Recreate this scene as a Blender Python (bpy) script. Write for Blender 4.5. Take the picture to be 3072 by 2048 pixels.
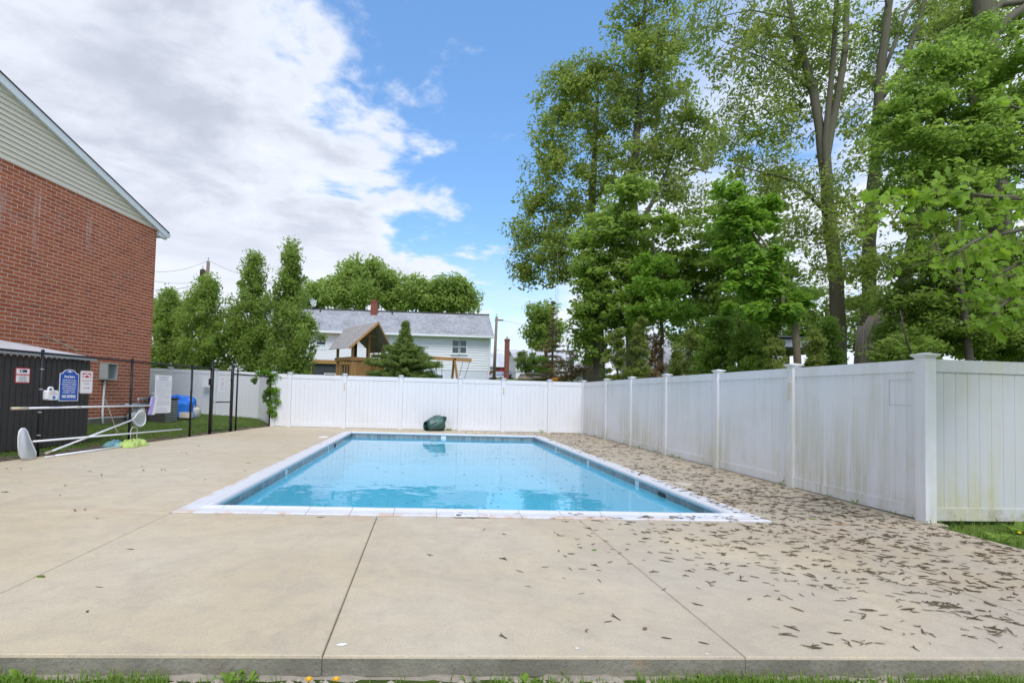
import bpy, math, random
import numpy as np
from mathutils import Vector, Matrix

for o in list(bpy.data.objects):
    bpy.data.objects.remove(o, do_unlink=True)
SC = bpy.context.scene
COL = SC.collection
R = math.radians

# ------------------------------------------------------------------ camera
# metres; +Y runs along the pool, +X to the right, z = 0 is the top of the pool deck
CAM_H = 1.27
FOC, PX, PY, ROLL = 1600.0, 1356.0, 1125.0, 0.0268      # in pixels of the 3072 x 2048 photograph
YAW, PITCH = R(2.774), R(2.0057)
_fwd = Vector((math.sin(YAW) * math.cos(PITCH), math.cos(YAW) * math.cos(PITCH), math.sin(PITCH)))
_r0 = Vector((math.cos(YAW), -math.sin(YAW), 0.0))
_u0 = _r0.cross(_fwd)
_right = _r0 * math.cos(ROLL) + _u0 * math.sin(ROLL)
_up = _u0 * math.cos(ROLL) - _r0 * math.sin(ROLL)
cd = bpy.data.cameras.new('camera')
cam = bpy.data.objects.new('camera', cd)
COL.objects.link(cam)
cam.matrix_world = Matrix(((_right.x, _up.x, -_fwd.x, 0), (_right.y, _up.y, -_fwd.y, 0),
                           (_right.z, _up.z, -_fwd.z, CAM_H), (0, 0, 0, 1)))
cd.sensor_width = 36.0
cd.lens = FOC / 3072 * 36.0
cd.shift_x = (1536 - PX) / 3072
cd.shift_y = (PY - 1024) / 3072
cd.clip_end = 3000
SC.camera = cam

# ------------------------------------------------------------------ world: daylight with a broken bank of cloud
SUN_EL, SUN_AZ = R(58), R(181)          # azimuth clockwise from +Y: behind the camera
wd = bpy.data.worlds.new('World')
SC.world = wd
wd.use_nodes = True
nt = wd.node_tree
nt.nodes.clear()
N = nt.nodes.new
L = nt.links.new
def wmath(op, a, b=None, clamp=False):
    n = N('ShaderNodeMath'); n.operation = op; n.use_clamp = clamp
    for i, v in enumerate((a, b)):
        if v is None: continue
        if isinstance(v, (int, float)): n.inputs[i].default_value = v
        else: L(v, n.inputs[i])
    return n.outputs[0]
def wsmooth(v, lo, hi):
    n = N('ShaderNodeMapRange'); n.interpolation_type = 'SMOOTHSTEP'
    L(v, n.inputs[0]); n.inputs[1].default_value = lo; n.inputs[2].default_value = hi
    return n.outputs[0]
def wnoise(vec, scale, detail, rough=.55, dist=0.0):
    n = N('ShaderNodeTexNoise'); L(vec, n.inputs['Vector'])
    n.inputs['Scale'].default_value = scale; n.inputs['Detail'].default_value = detail
    n.inputs['Roughness'].default_value = rough; n.inputs['Distortion'].default_value = dist
    return n.outputs['Fac']
def wmix(f, a, b):
    n = N('ShaderNodeMix'); n.data_type = 'RGBA'
    if isinstance(f, (int, float)): n.inputs[0].default_value = f
    else: L(f, n.inputs[0])
    for i, v in ((6, a), (7, b)):
        if isinstance(v, tuple): n.inputs[i].default_value = v + (1,)
        else: L(v, n.inputs[i])
    return n.outputs[2]
sky = N('ShaderNodeTexSky')
sky.sky_type = 'NISHITA'
sky.sun_disc = False
sky.sun_elevation = SUN_EL
sky.sun_rotation = SUN_AZ
sky.air_density = 1.0; sky.dust_density = 1.0; sky.ozone_density = 2.2
tc = N('ShaderNodeTexCoord')
sx = N('ShaderNodeSeparateXYZ'); L(tc.outputs['Generated'], sx.inputs[0])
zz = wmath('MAXIMUM', sx.outputs[2], 0.0)
den = wmath('ADD', zz, 0.12)
u = wmath('DIVIDE', sx.outputs[0], den)
v = wmath('DIVIDE', sx.outputs[1], den)
cuv = N('ShaderNodeCombineXYZ'); L(u, cuv.inputs[0]); L(v, cuv.inputs[1])
P2 = cuv.outputs[0]
nbig = wnoise(P2, 2.3, 8, .58, .25)
nfine = wnoise(P2, 6.5, 7, .6, .3)
# the bank: its edge runs away from the viewer, clouds to the left of it and thin broken cloud to the right
edge = wmath('SUBTRACT', wmath('MULTIPLY', wmath('SUBTRACT', v, 1.12), 0.24), wmath('ADD', u, 0.19))
bank = wmath('ADD', wmath('MULTIPLY', edge, 1.25), wmath('MULTIPLY', wmath('SUBTRACT', nbig, 0.5), 2.3))
bank = wmath('ADD', bank, wmath('MULTIPLY', wmath('SUBTRACT', nfine, 0.5), 0.9))
fbank = wsmooth(bank, -0.10, 0.36)
wisp = wmath('MULTIPLY', wsmooth(wnoise(P2, 3.6, 9, .62, .6), 0.60, 0.86), 0.6)
rightc = wmath('MULTIPLY', wsmooth(u, 0.42, 0.95), wsmooth(nbig, 0.26, 0.55))
low = wsmooth(sx.outputs[2], 0.30, 0.03)
lowc = wmath('MULTIPLY', low, wsmooth(wnoise(P2, 1.1, 8, .6, .4), 0.26, 0.56))
cover = wmath('MAXIMUM', wmath('MAXIMUM', fbank, wisp), wmath('MAXIMUM', rightc, wmath('MAXIMUM', lowc, wmath('MULTIPLY', low, .45))))
thick = wmath('MULTIPLY', wmath('MULTIPLY', wsmooth(bank, 0.05, 0.85), wsmooth(wnoise(P2, 2.4, 8, .58, .25), 0.28, 0.66)), wsmooth(sx.outputs[2], 0.10, 0.36))
SKYK, CLK = 0.15, 1.0
skyb = N('ShaderNodeVectorMath'); skyb.operation = 'SCALE'; L(sky.outputs[0], skyb.inputs[0]); skyb.inputs[3].default_value = SKYK
hsv = N('ShaderNodeHueSaturation'); L(skyb.outputs[0], hsv.inputs['Color']); hsv.inputs['Saturation'].default_value = 1.22; hsv.inputs['Value'].default_value = 1.12
cloudc = wmix(thick, (0.64, 0.675, 0.755), (0.40, 0.43, 0.51))
skyp = wmix(0.16, hsv.outputs[0], (0.34, 0.58, 0.98))
wcol = wmix(cover, skyp, cloudc)
bg = N('ShaderNodeBackground'); L(wcol, bg.inputs[0]); bg.inputs[1].default_value = 1.0
wo = N('ShaderNodeOutputWorld'); L(bg.outputs[0], wo.inputs[0])

# ------------------------------------------------------------------ sun, softened by thin cloud
sd = bpy.data.lights.new('sun', 'SUN')
sd.energy = 1.75
sd.angle = R(25)
sd.color = (1.0, 0.95, 0.87)
sun = bpy.data.objects.new('sun', sd)
COL.objects.link(sun)
_sdir = Vector((math.sin(SUN_AZ) * math.cos(SUN_EL), math.cos(SUN_AZ) * math.cos(SUN_EL), math.sin(SUN_EL)))
sun.rotation_euler = _sdir.to_track_quat('Z', 'Y').to_euler()
sun.location = _sdir * 60

# ------------------------------------------------------------------ exposure
vs = SC.view_settings
vs.view_transform = 'Standard'
vs.look = 'None'
vs.exposure = 0.55
vs.gamma = 1.0
vs.use_curve_mapping = False
SC.cycles.use_denoising = True
SC.cycles.max_bounces = 8
SC.cycles.transparent_max_bounces = 12
SC.cycles.caustics_reflective = False
SC.cycles.caustics_refractive = False

# ------------------------------------------------------------------ helpers
rnd = random.Random(11)
def V(*a): return Vector(a)
def ray(px, py):
    return _fwd + _right * ((px - PX) / FOC) - _up * ((py - PY) / FOC)
def at(px, py, Y):                      # the point at depth Y that was measured at this place of the photograph
    d = ray(px, py); return V(0, 0, CAM_H) + d * (Y / d.y)
def gnd(px, py, z=0.0):
    d = ray(px, py); return V(0, 0, CAM_H) + d * ((z - CAM_H) / d.z)
def onplane(px, py, p0, n):
    d = ray(px, py); o = V(0, 0, CAM_H)
    return o + d * ((p0 - o).dot(n) / d.dot(n))

class MB:
    def __init__(s): s.v = []; s.f = []
    def add(s, vs, fs):
        o = len(s.v); s.v += [tuple(p) for p in vs]; s.f += [tuple(i + o for i in f) for f in fs]; return s
    def box(s, x0, y0, z0, x1, y1, z1):
        return s.add([(x0,y0,z0),(x1,y0,z0),(x1,y1,z0),(x0,y1,z0),(x0,y0,z1),(x1,y0,z1),(x1,y1,z1),(x0,y1,z1)],
                     [(0,3,2,1),(4,5,6,7),(0,1,5,4),(1,2,6,5),(2,3,7,6),(3,0,4,7)])
    def obox(s, c, a, b, d):            # centre and three half-axis vectors
        c = Vector(c); a = Vector(a); b = Vector(b); d = Vector(d)
        if a.cross(b).dot(d) < 0: b = -b
        vs = [c-a-b-d, c+a-b-d, c+a+b-d, c-a+b-d, c-a-b+d, c+a-b+d, c+a+b+d, c-a+b+d]
        return s.add(vs, [(0,3,2,1),(4,5,6,7),(0,1,5,4),(1,2,6,5),(2,3,7,6),(3,0,4,7)])
    def prism(s, poly, ext):            # polygon of 3D points pushed along ext
        n = len(poly); ext = Vector(ext); poly = [Vector(p) for p in poly]
        nrm = Vector((0,0,0))
        for i in range(n): nrm += poly[i].cross(poly[(i+1) % n])
        if nrm.dot(ext) < 0: poly = poly[::-1]
        return s.add(poly + [p + ext for p in poly],
                     [tuple(range(n))[::-1], tuple(range(n, 2*n))] + [(i, (i+1) % n, n+(i+1) % n, n+i) for i in range(n)])
    def tube(s, pts, rad, n=6, cap=True):
        pts = [Vector(p) for p in pts]
        if isinstance(rad, (int, float)): rad = [rad] * len(pts)
        rings = []; ref = None
        for i, p in enumerate(pts):
            t = (pts[min(i+1, len(pts)-1)] - pts[max(i-1, 0)])
            if t.length < 1e-9: t = V(0,0,1)
            t.normalize()
            if ref is None: ref = V(0,0,1) if abs(t.z) < .9 else V(1,0,0)
            b = t.cross(ref)
            if b.length < 1e-6: b = t.cross(V(0,1,0))
            b.normalize(); c = b.cross(t); ref = c
            rings.append([p + (b*math.cos(2*math.pi*k/n) + c*math.sin(2*math.pi*k/n)) * rad[i] for k in range(n)])
        vs = [q for r in rings for q in r]; fs = []
        for i in range(len(pts)-1):
            for k in range(n):
                fs.append((i*n+k, i*n+(k+1) % n, (i+1)*n+(k+1) % n, (i+1)*n+k))
        if cap: fs += [tuple(range(n))[::-1], tuple(range((len(pts)-1)*n, len(pts)*n))]
        return s.add(vs, fs)
    def lathe(s, c, prof, n=16):        # profile of (radius, z) about a vertical axis through c
        c = Vector(c); vs = []; fs = []
        for r, z in prof:
            for k in range(n): vs.append(c + V(r*math.cos(2*math.pi*k/n), r*math.sin(2*math.pi*k/n), z))
        for i in range(len(prof)-1):
            for k in range(n): fs.append((i*n+k, i*n+(k+1) % n, (i+1)*n+(k+1) % n, (i+1)*n+k))
        fs += [tuple(range(n))[::-1], tuple(range((len(prof)-1)*n, len(prof)*n))]
        return s.add(vs, fs)
    def grid(s, nu, nv, fn):
        vs = [fn(i/(nu-1), j/(nv-1)) for j in range(nv) for i in range(nu)]
        return s.add(vs, [(j*nu+i, j*nu+i+1, (j+1)*nu+i+1, (j+1)*nu+i) for j in range(nv-1) for i in range(nu-1)])
    def mesh(s, name, mat, off=(0,0,0), smooth=False):
        me = bpy.data.meshes.new(name)
        ox, oy, oz = off
        me.from_pydata([(x-ox, y-oy, z-oz) for x, y, z in s.v], [], s.f)
        if mat: me.materials.append(mat)
        if smooth: me.polygons.foreach_set('use_smooth', [True]*len(me.polygons))
        me.update(); return me

def fastmesh(name, verts, quads, mat):
    me = bpy.data.meshes.new(name)
    nv, nf = len(verts), len(quads); k = quads.shape[1]
    me.vertices.add(nv); me.vertices.foreach_set('co', np.ascontiguousarray(verts, dtype=np.float32).ravel())
    me.loops.add(nf*k); me.loops.foreach_set('vertex_index', np.ascontiguousarray(quads, dtype=np.int32).ravel())
    me.polygons.add(nf); me.polygons.foreach_set('loop_start', np.arange(0, nf*k, k, dtype=np.int32))
    me.update(calc_edges=True); me.validate()
    if mat: me.materials.append(mat)
    return me

def props(o, label=None, cat=None, group=None, kind=None):
    if label: o['label'] = label
    if cat: o['category'] = cat
    if group: o['group'] = group
    if kind: o['kind'] = kind
    return o
def thing(name, label, cat, loc=(0,0,0), group=None):
    o = bpy.data.objects.new(name, None); COL.objects.link(o); o.location = loc
    o.empty_display_size = .2
    return props(o, label, cat, group)
def rootloc(o):
    while o.parent is not None: o = o.parent
    return tuple(o.location)
def part(name, mb, mat, parent, smooth=False, label=None, kind=None):
    me = mb if isinstance(mb, bpy.types.Mesh) else mb.mesh(name, mat, rootloc(parent) if parent else (0,0,0), smooth)
    o = bpy.data.objects.new(name, me); COL.objects.link(o)
    if parent: o.parent = parent
    return props(o, label, None, None, kind)
def solo(name, mb, mat, label, cat, group=None, smooth=False, loc=None):      # a thing that is one mesh
    if loc is None:
        a = np.array(mb.v); loc = (float(a[:,0].mean()), float(a[:,1].mean()), float(a[:,2].min()))
    me = mb.mesh(name, mat, loc, smooth)
    o = bpy.data.objects.new(name, me); COL.objects.link(o); o.location = loc
    return props(o, label, cat, group)
def struct(name, mb, mat, smooth=False, kind='structure'):
    me = mb if isinstance(mb, bpy.types.Mesh) else mb.mesh(name, mat, (0,0,0), smooth)
    o = bpy.data.objects.new(name, me); COL.objects.link(o)
    return props(o, kind=kind)
def inst(name, me, parent, mat4):        # a piece that shares mesh data; mat4 is its place in the world
    o = bpy.data.objects.new(name, me); COL.objects.link(o); o.parent = parent
    lx, ly, lz = rootloc(parent)
    o.matrix_local = Matrix.Translation((-lx, -ly, -lz)) @ mat4
    return o
def frame(o, x, y, z):                   # matrix with these axes
    return Matrix(((x[0],y[0],z[0],o[0]),(x[1],y[1],z[1],o[1]),(x[2],y[2],z[2],o[2]),(0,0,0,1)))
def copy_thing(root, loc=None, rotz=None, label=None, group=None):
    r = root.copy(); COL.objects.link(r)
    if loc is not None: r.location = loc
    if rotz is not None: r.rotation_euler = (0, 0, rotz)
    if label: r['label'] = label
    if group: r['group'] = group
    for ch in root.children:
        c = ch.copy(); COL.objects.link(c); c.parent = r
        for g in ch.children:
            d = g.copy(); COL.objects.link(d); d.parent = c
    return r
_tmp = bpy.data.curves.new('lettering', 'FONT')
_tmpo = bpy.data.objects.new('lettering', _tmp)
COL.objects.link(_tmpo)
def lettering(body, size, parent, mat4, mat, name='lettering', sx=1.0, align='CENTER', bold=0.0):
    _tmp.body = body; _tmp.size = size; _tmp.align_x = align; _tmp.align_y = 'CENTER'; _tmp.offset = bold
    _tmp.resolution_u = 3
    bpy.context.view_layer.update()
    dg = bpy.context.evaluated_depsgraph_get()
    me = bpy.data.meshes.new_from_object(_tmpo.evaluated_get(dg))
    me.name = name; me.materials.clear(); me.materials.append(mat)
    return inst(name, me, parent, mat4 @ Matrix.Diagonal((sx, 1, 1, 1)))
# ------------------------------------------------------------------ materials
class MT:
    def __init__(s, name):
        s.m = bpy.data.materials.new(name); s.m.use_nodes = True
        s.t = s.m.node_tree; s.t.nodes.clear()
        s.out = s.t.nodes.new('ShaderNodeOutputMaterial')
        s.geo = s.t.nodes.new('ShaderNodeNewGeometry')
        s.pos = s.geo.outputs['Position']
    def n(s, typ, **kw):
        n = s.t.nodes.new(typ)
        for k, v in kw.items(): setattr(n, k, v)
        return n
    def set(s, sock, v):
        if isinstance(v, (int, float)): sock.default_value = v
        elif isinstance(v, tuple): sock.default_value = v + (1,) if (len(v) == 3 and sock.type == 'RGBA') else v
        else: s.t.links.new(v, sock)
    def scaled(s, sc, vec=None):
        n = s.n('ShaderNodeVectorMath', operation='MULTIPLY'); s.set(n.inputs[0], vec or s.pos); n.inputs[1].default_value = sc
        return n.outputs[0]
    def noise(s, scale, detail=4, rough=.6, vec=None, stretch=None, dist=0.0):
        n = s.n('ShaderNodeTexNoise')
        if stretch: vec = s.scaled(stretch, vec)
        s.set(n.inputs['Vector'], vec or s.pos)
        n.inputs['Scale'].default_value = scale; n.inputs['Detail'].default_value = detail
        n.inputs['Roughness'].default_value = rough; n.inputs['Distortion'].default_value = dist
        return n.outputs['Fac']
    def sm(s, v, lo, hi, a=0.0, b=1.0):
        n = s.n('ShaderNodeMapRange', interpolation_type='SMOOTHSTEP'); s.set(n.inputs[0], v)
        n.inputs[1].default_value = lo; n.inputs[2].default_value = hi; n.inputs[3].default_value = a; n.inputs[4].default_value = b
        return n.outputs[0]
    def lin(s, v, lo, hi, a=0.0, b=1.0):
        n = s.n('ShaderNodeMapRange'); s.set(n.inputs[0], v)
        n.inputs[1].default_value = lo; n.inputs[2].default_value = hi; n.inputs[3].default_value = a; n.inputs[4].default_value = b
        return n.outputs[0]
    def math(s, op, a, b=0.0):
        n = s.n('ShaderNodeMath', operation=op); s.set(n.inputs[0], a); s.set(n.inputs[1], b); return n.outputs[0]
    def mix(s, f, a, b, mode='MIX'):
        n = s.n('ShaderNodeMix', data_type='RGBA', blend_type=mode); s.set(n.inputs[0], f); s.set(n.inputs[6], a); s.set(n.inputs[7], b)
        return n.outputs[2]
    def sep(s, vec=None):
        n = s.n('ShaderNodeSeparateXYZ'); s.set(n.inputs[0], vec or s.pos); return n.outputs
    def island(s): return s.geo.outputs['Random Per Island']
    def objrand(s): return s.n('ShaderNodeObjectInfo').outputs['Random']
    def bump(s, h, strength=.3, dist=.01):
        n = s.n('ShaderNodeBump'); s.set(n.inputs['Height'], h); n.inputs['Strength'].default_value = strength; n.inputs['Distance'].default_value = dist
        return n.outputs[0]
    def bsdf(s, col, rough=.7, metal=0.0, spec=.4, nrm=None, **kw):
        b = s.n('ShaderNodeBsdfPrincipled')
        s.set(b.inputs['Base Color'], col); s.set(b.inputs['Roughness'], rough); s.set(b.inputs['Metallic'], metal)
        s.set(b.inputs['Specular IOR Level'], spec)
        if nrm is not None: s.set(b.inputs['Normal'], nrm)
        for k, v in kw.items(): s.set(b.inputs[k], v)
        return b.outputs[0]
    def done(s, sh): s.t.links.new(sh, s.out.inputs['Surface']); return s.m

def plain(name, col, rough=.6, metal=0.0, var=.18, scale=6.0, bump=0.0, bscale=60.0, spec=.4, rand=0.0):
    m = MT(name)
    c = tuple(min(1, x*(1+var)) for x in col); d = tuple(x*(1-var) for x in col)
    cc = m.mix(m.noise(scale, 6, .65), d, c)
    if rand: cc = m.mix(m.math('MULTIPLY', m.objrand(), rand), cc, tuple(x*.35 for x in col))
    nr = m.bump(m.noise(bscale, 4, .6), bump, .005) if bump else None
    return m.done(m.bsdf(cc, rough, metal, spec, nr))

def leafmat(name, ca, cb, cc=None, trans=.4, nscale=.8):
    m = MT(name)
    col = m.mix(m.island(), ca, cb)
    if cc: col = m.mix(m.sm(m.noise(nscale, 3, .6), .46, .68, 0, .8), col, cc)
    d = m.bsdf(col, .55, 0, .35)
    t = m.n('ShaderNodeBsdfTranslucent'); m.set(t.inputs[0], m.mix(.5, col, tuple(min(1, x*1.6) for x in cb)))
    mx = m.n('ShaderNodeMixShader'); mx.inputs[0].default_value = trans
    m.t.links.new(d, mx.inputs[1]); m.t.links.new(t.outputs[0], mx.inputs[2])
    return m.done(mx.outputs[0])

def barkmat(name, ca, cb):
    m = MT(name)
    n1 = m.noise(9, 6, .7, stretch=(1, 1, .16))
    n2 = m.noise(2.0, 3, .6)
    c = m.mix(n1, ca, cb); c = m.mix(m.sm(n2, .45, .7, 0, .35), c, (.12, .13, .08))
    return m.done(m.bsdf(c, .9, 0, .2, m.bump(n1, .8, .03)))

def concrete():
    m = MT('concrete_deck')
    x, y, z = m.sep()
    big = m.noise(.55, 5, .6); mid = m.noise(3.2, 6, .65); fine = m.noise(95, 3, .7); broom = m.noise(60, 2, .5, stretch=(1, .06, 1))
    c = m.mix(m.sm(big, .32, .7), (.53, .435, .280), (.58, .49, .345))
    c = m.mix(m.sm(m.noise(.3, 3, .5), .42, .62, 0, .55), c, (.575, .505, .39))
    # the strip under the trees is browner and stained
    st = m.math('MULTIPLY', m.sm(x, 1.0, 5.2), m.sm(m.noise(.9, 6, .65), .28, .66))
    c = m.mix(m.math('MULTIPLY', st, .62), c, (.32, .255, .175))
    gr = m.math('MULTIPLY', m.sm(x, -2.5, 3.0, .08, 1.0), m.sm(m.noise(.8, 7, .68, dist=.6), .36, .60))
    c = m.mix(m.math('MULTIPLY', gr, .55), c, (.43, .385, .32))
    c = m.mix(m.sm(m.noise(5.5, 7, .72, dist=.8), .46, .66, 0, .32), c, (.385, .335, .265))
    # rusty run-off by the coping
    edge = m.math('MULTIPLY', m.sm(y, 4.9, 5.5), m.sm(y, 5.75, 5.55))
    c = m.mix(m.math('MULTIPLY', edge, m.sm(m.noise(2.2, 5, .7), .50, .66, 0, .45)), c, (.50, .30, .16))
    c = m.mix(m.sm(mid, .35, .75, 0, .30), c, (.34, .29, .225))
    c = m.mix(m.sm(m.noise(1.1, 7, .7, dist=1.5), .52, .66, 0, .28), c, (.37, .315, .25))
    c = m.mix(m.sm(m.noise(12, 6, .75), .52, .72, 0, .30), c, (.40, .34, .27))
    wv = m.math('MULTIPLY', m.sm(x, 1.8, 5.2), m.sm(m.noise(22, 5, .75), .38, .62, 0, .42)); c = m.mix(wv, c, (.22, .165, .105))
    c = m.mix(m.sm(fine, .53, .70, 0, .55), c, (.26, .22, .17))
    c = m.mix(m.sm(fine, .40, .28, 0, .25), c, (.66, .60, .52))
    nr = m.bump(m.math('ADD', m.math('MULTIPLY', fine, .7), broom),   .30, .006)
    return m.done(m.bsdf(c, .86, 0, .25, nr))

def kerbmat():
    m = MT('concrete_edge')
    a = m.noise(38, 5, .7); b = m.noise(2.4, 4, .6)
    c = m.mix(m.sm(b, .35, .65), (.20, .185, .145), (.30, .275, .22))
    c = m.mix(m.sm(a, .5, .72, 0, .6), c, (.12, .10, .075))
    c = m.mix(m.sm(m.noise(1.3, 5, .7), .55, .7, 0, .6), c, (.34, .22, .12))
    return m.done(m.bsdf(c, .95, 0, .2, m.bump(a, .7, .012)))

def vinyl(name, moss, tone=1.0):
    m = MT(name)
    x, y, z = m.sep()
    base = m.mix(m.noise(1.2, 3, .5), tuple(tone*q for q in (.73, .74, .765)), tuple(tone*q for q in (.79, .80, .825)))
    base = m.mix(m.sm(m.noise(5, 4, .6, stretch=(1, 1, .12)), .5, .8, 0, .18), base, (.60, .61, .63))
    if moss > 0:
        streak = m.noise(7, 5, .65, stretch=(1, 1, .07)); pat = m.noise(.75, 4, .6)
        lowf = m.sm(z, 1.25, .12)
        k = m.math('MULTIPLY', m.sm(streak, .30, .68), m.math('ADD', m.math('MULTIPLY', m.sm(pat, .32, .62), .75), m.math('MULTIPLY', lowf, m.sm(pat, .30, .62))))
        base = m.mix(m.math('MULTIPLY', k, moss), base, (.53, .515, .37))
        spk = m.sm(m.noise(30, 4, .7), .62, .74, 0, .25*moss)
        base = m.mix(spk, base, (.40, .41, .36))
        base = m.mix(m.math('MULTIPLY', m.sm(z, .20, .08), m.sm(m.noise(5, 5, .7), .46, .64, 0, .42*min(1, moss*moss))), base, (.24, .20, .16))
    return m.done(m.bsdf(base, .42, 0, .45))

def brickmat():
    m = MT('brick_red')
    r = m.objrand(); i = m.island()
    r2 = m.math('FRACT', m.math('ADD', m.math('MULTIPLY', r, 7.31), m.math('MULTIPLY', i, 3.77)))
    c = m.mix(r2, (.36, .092, .042), (.48, .148, .068))
    c = m.mix(m.sm(r2, .86, 1.0, 0, .6), c, (.18, .052, .034))
    g = m.noise(16, 5, .7)
    c = m.mix(m.sm(g, .5, .8, 0, .35), c, (.36, .15, .09))
    # chalky bloom below the gable
    x, y, z = m.sep()
    bl = m.math('MULTIPLY', m.sm(m.noise(1.1, 5, .65, stretch=(1, 1, .45)), .55, .75, 0, .65), m.sm(z, 3.9, 5.4))
    c = m.mix(bl, c, (.55, .44, .42))
    st = m.math('MULTIPLY', m.sm(m.noise(2.6, 3, .6, stretch=(1, 1, .10)), .62, .74, 0, .6), m.math('MULTIPLY', m.sm(z, 4.4, 5.2), m.sm(z, 6.4, 5.6)))
    c = m.mix(st, c, (.62, .55, .54))
    return m.done(m.bsdf(c, .85, 0, .3, m.bump(g, .4, .006)))

def watermat():
    m = MT('pool_water')
    fr = m.n('ShaderNodeFresnel'); fr.inputs['IOR'].default_value = 1.33
    w = m.math('ADD', m.noise(1.7, 3, .5, stretch=(1, 1.0, 1)), m.math('MULTIPLY', m.noise(.55, 2, .5), 1.3))
    nr = m.bump(w, .14, .05)
    m.set(fr.inputs['Normal'], nr)
    g = m.n('ShaderNodeBsdfGlossy'); g.inputs['Roughness'].default_value = .012; g.inputs['Color'].default_value = (.97, .98, 1, 1); m.set(g.inputs['Normal'], nr)
    t = m.n('ShaderNodeBsdfTransparent'); t.inputs['Color'].default_value = (.60, .92, .98, 1)
    df = m.n('ShaderNodeBsdfDiffuse'); m.set(df.inputs[0], m.mix(m.noise(.5, 3, .6), (.11, .56, .78), (.17, .67, .88)))
    bo = m.n('ShaderNodeMixShader'); bo.inputs[0].default_value = .5
    m.t.links.new(t.outputs[0], bo.inputs[1]); m.t.links.new(df.outputs[0], bo.inputs[2])
    mx = m.n('ShaderNodeMixShader'); m.set(mx.inputs[0], fr.outputs[0])
    m.t.links.new(bo.outputs[0], mx.inputs[1]); m.t.links.new(g.outputs[0], mx.inputs[2])
    return m.done(mx.outputs[0])

def grassground():
    m = MT('lawn')
    c = m.mix(m.sm(m.noise(.6, 5, .6), .3, .7), (.075, .13, .02), (.12, .18, .032))
    c = m.mix(m.sm(m.noise(14, 4, .7), .5, .8, 0, .6), c, (.13, .17, .05))
    return m.done(m.bsdf(c, .95, 0, .15, m.bump(m.noise(40, 4, .7), .8, .03)))
def dirtmat():
    m = MT('bare_soil')
    c = m.mix(m.sm(m.noise(4, 6, .7), .35, .7), (.11, .085, .06), (.22, .18, .13))
    c = m.mix(m.sm(m.noise(2, 5, .7), .55, .68, 0, .7), c, (.06, .085, .02))
    return m.done(m.bsdf(c, .95, 0, .15, m.bump(m.noise(50, 4, .7), .8, .03)))
def tilemat():
    m = MT('waterline_tile')
    r = m.objrand()
    v = m.n('ShaderNodeTexVoronoi'); m.set(v.inputs['Vector'], m.pos); v.inputs['Scale'].default_value = 42
    c = m.mix(r, (.20, .195, .19), (.36, .355, .345))
    c = m.mix(m.math('MULTIPLY', m.sep(v.outputs['Color'])[0], .65), c, (.13, .13, .135))
    return m.done(m.bsdf(c, .25, 0, .5))
def copingmat():
    m = MT('coping_white')
    x, y, z = m.sep()
    c = m.mix(m.noise(3, 4, .6), (.60, .60, .615), (.69, .69, .705))
    # rusty film along the outer edge of the stones
    dx = m.math('ABSOLUTE', m.math('SUBTRACT', x, .595)); dy = m.math('ABSOLUTE', m.math('SUBTRACT', y, 11.25))
    ed = m.math('MAXIMUM', m.math('SUBTRACT', dx, 3.02), m.math('SUBTRACT', dy, 5.59))
    k = m.math('MULTIPLY', m.sm(ed, -.03, .08), m.sm(m.noise(3.3, 5, .7), .42, .64, 0, .75))
    c = m.mix(k, c, (.56, .37, .22))
    c = m.mix(m.sm(m.noise(26, 5, .7), .60, .76, 0, .35), c, (.45, .40, .34))
    return m.done(m.bsdf(c, .5, 0, .4, m.bump(m.noise(60, 3, .6), .08, .004)))
def shinglemat(name, a, b, sx=4.0, sy=9.0):
    m = MT(name)
    bk = m.n('ShaderNodeTexBrick'); m.set(bk.inputs['Vector'], m.pos)
    cells = m.noise(1, 0, 0, vec=m.scaled((sx, sx, sy)))
    c = m.mix(m.sm(cells, .3, .7), a, b)
    c = m.mix(m.sm(m.noise(.7, 5, .6, stretch=(1, 1, .4)), .45, .7, 0, .45), c, tuple(x*.55 for x in a))
    c = m.mix(m.sm(m.noise(9, 3, .7), .45, .75, 0, .4), c, tuple(min(1, x*1.5) for x in b))
    return m.done(m.bsdf(c, .95, 0, .2))
def woodmat(name, a, b, grain=(8, 8, 1.0)):
    m = MT(name)
    g = m.noise(3, 6, .7, stretch=grain)
    c = m.mix(m.sm(g, .3, .7), a, b)
    c = m.mix(m.math('MULTIPLY', m.objrand(), .35), c, tuple(x*.6 for x in a))
    return m.done(m.bsdf(c, .8, 0, .25, m.bump(g, .3, .006)))
def coverfabric():
    m = MT('cover_fabric')
    c = m.mix(m.noise(7, 4, .6), (.030, .085, .072), (.060, .135, .118))
    return m.done(m.bsdf(c, .38, 0, .5, m.bump(m.noise(16, 4, .6), .5, .03)))
def tarpmat():
    m = MT('blue_tarp')
    c = m.mix(m.noise(6, 4, .6), (.004, .13, .58), (.012, .23, .82))
    c = m.mix(m.sm(m.noise(24, 4, .7), .64, .72, 0, .7), c, (.45, .62, .9))
    return m.done(m.bsdf(c, .38, 0, .5, m.bump(m.noise(5, 4, .6), .6, .06)))
def glassmat(name='window_glass', col=(.03, .04, .05)):
    m = MT(name)
    return m.done(m.bsdf(m.mix(m.noise(1.5, 3), col, tuple(x*2.2 for x in col)), .06, 0, .6))

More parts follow.
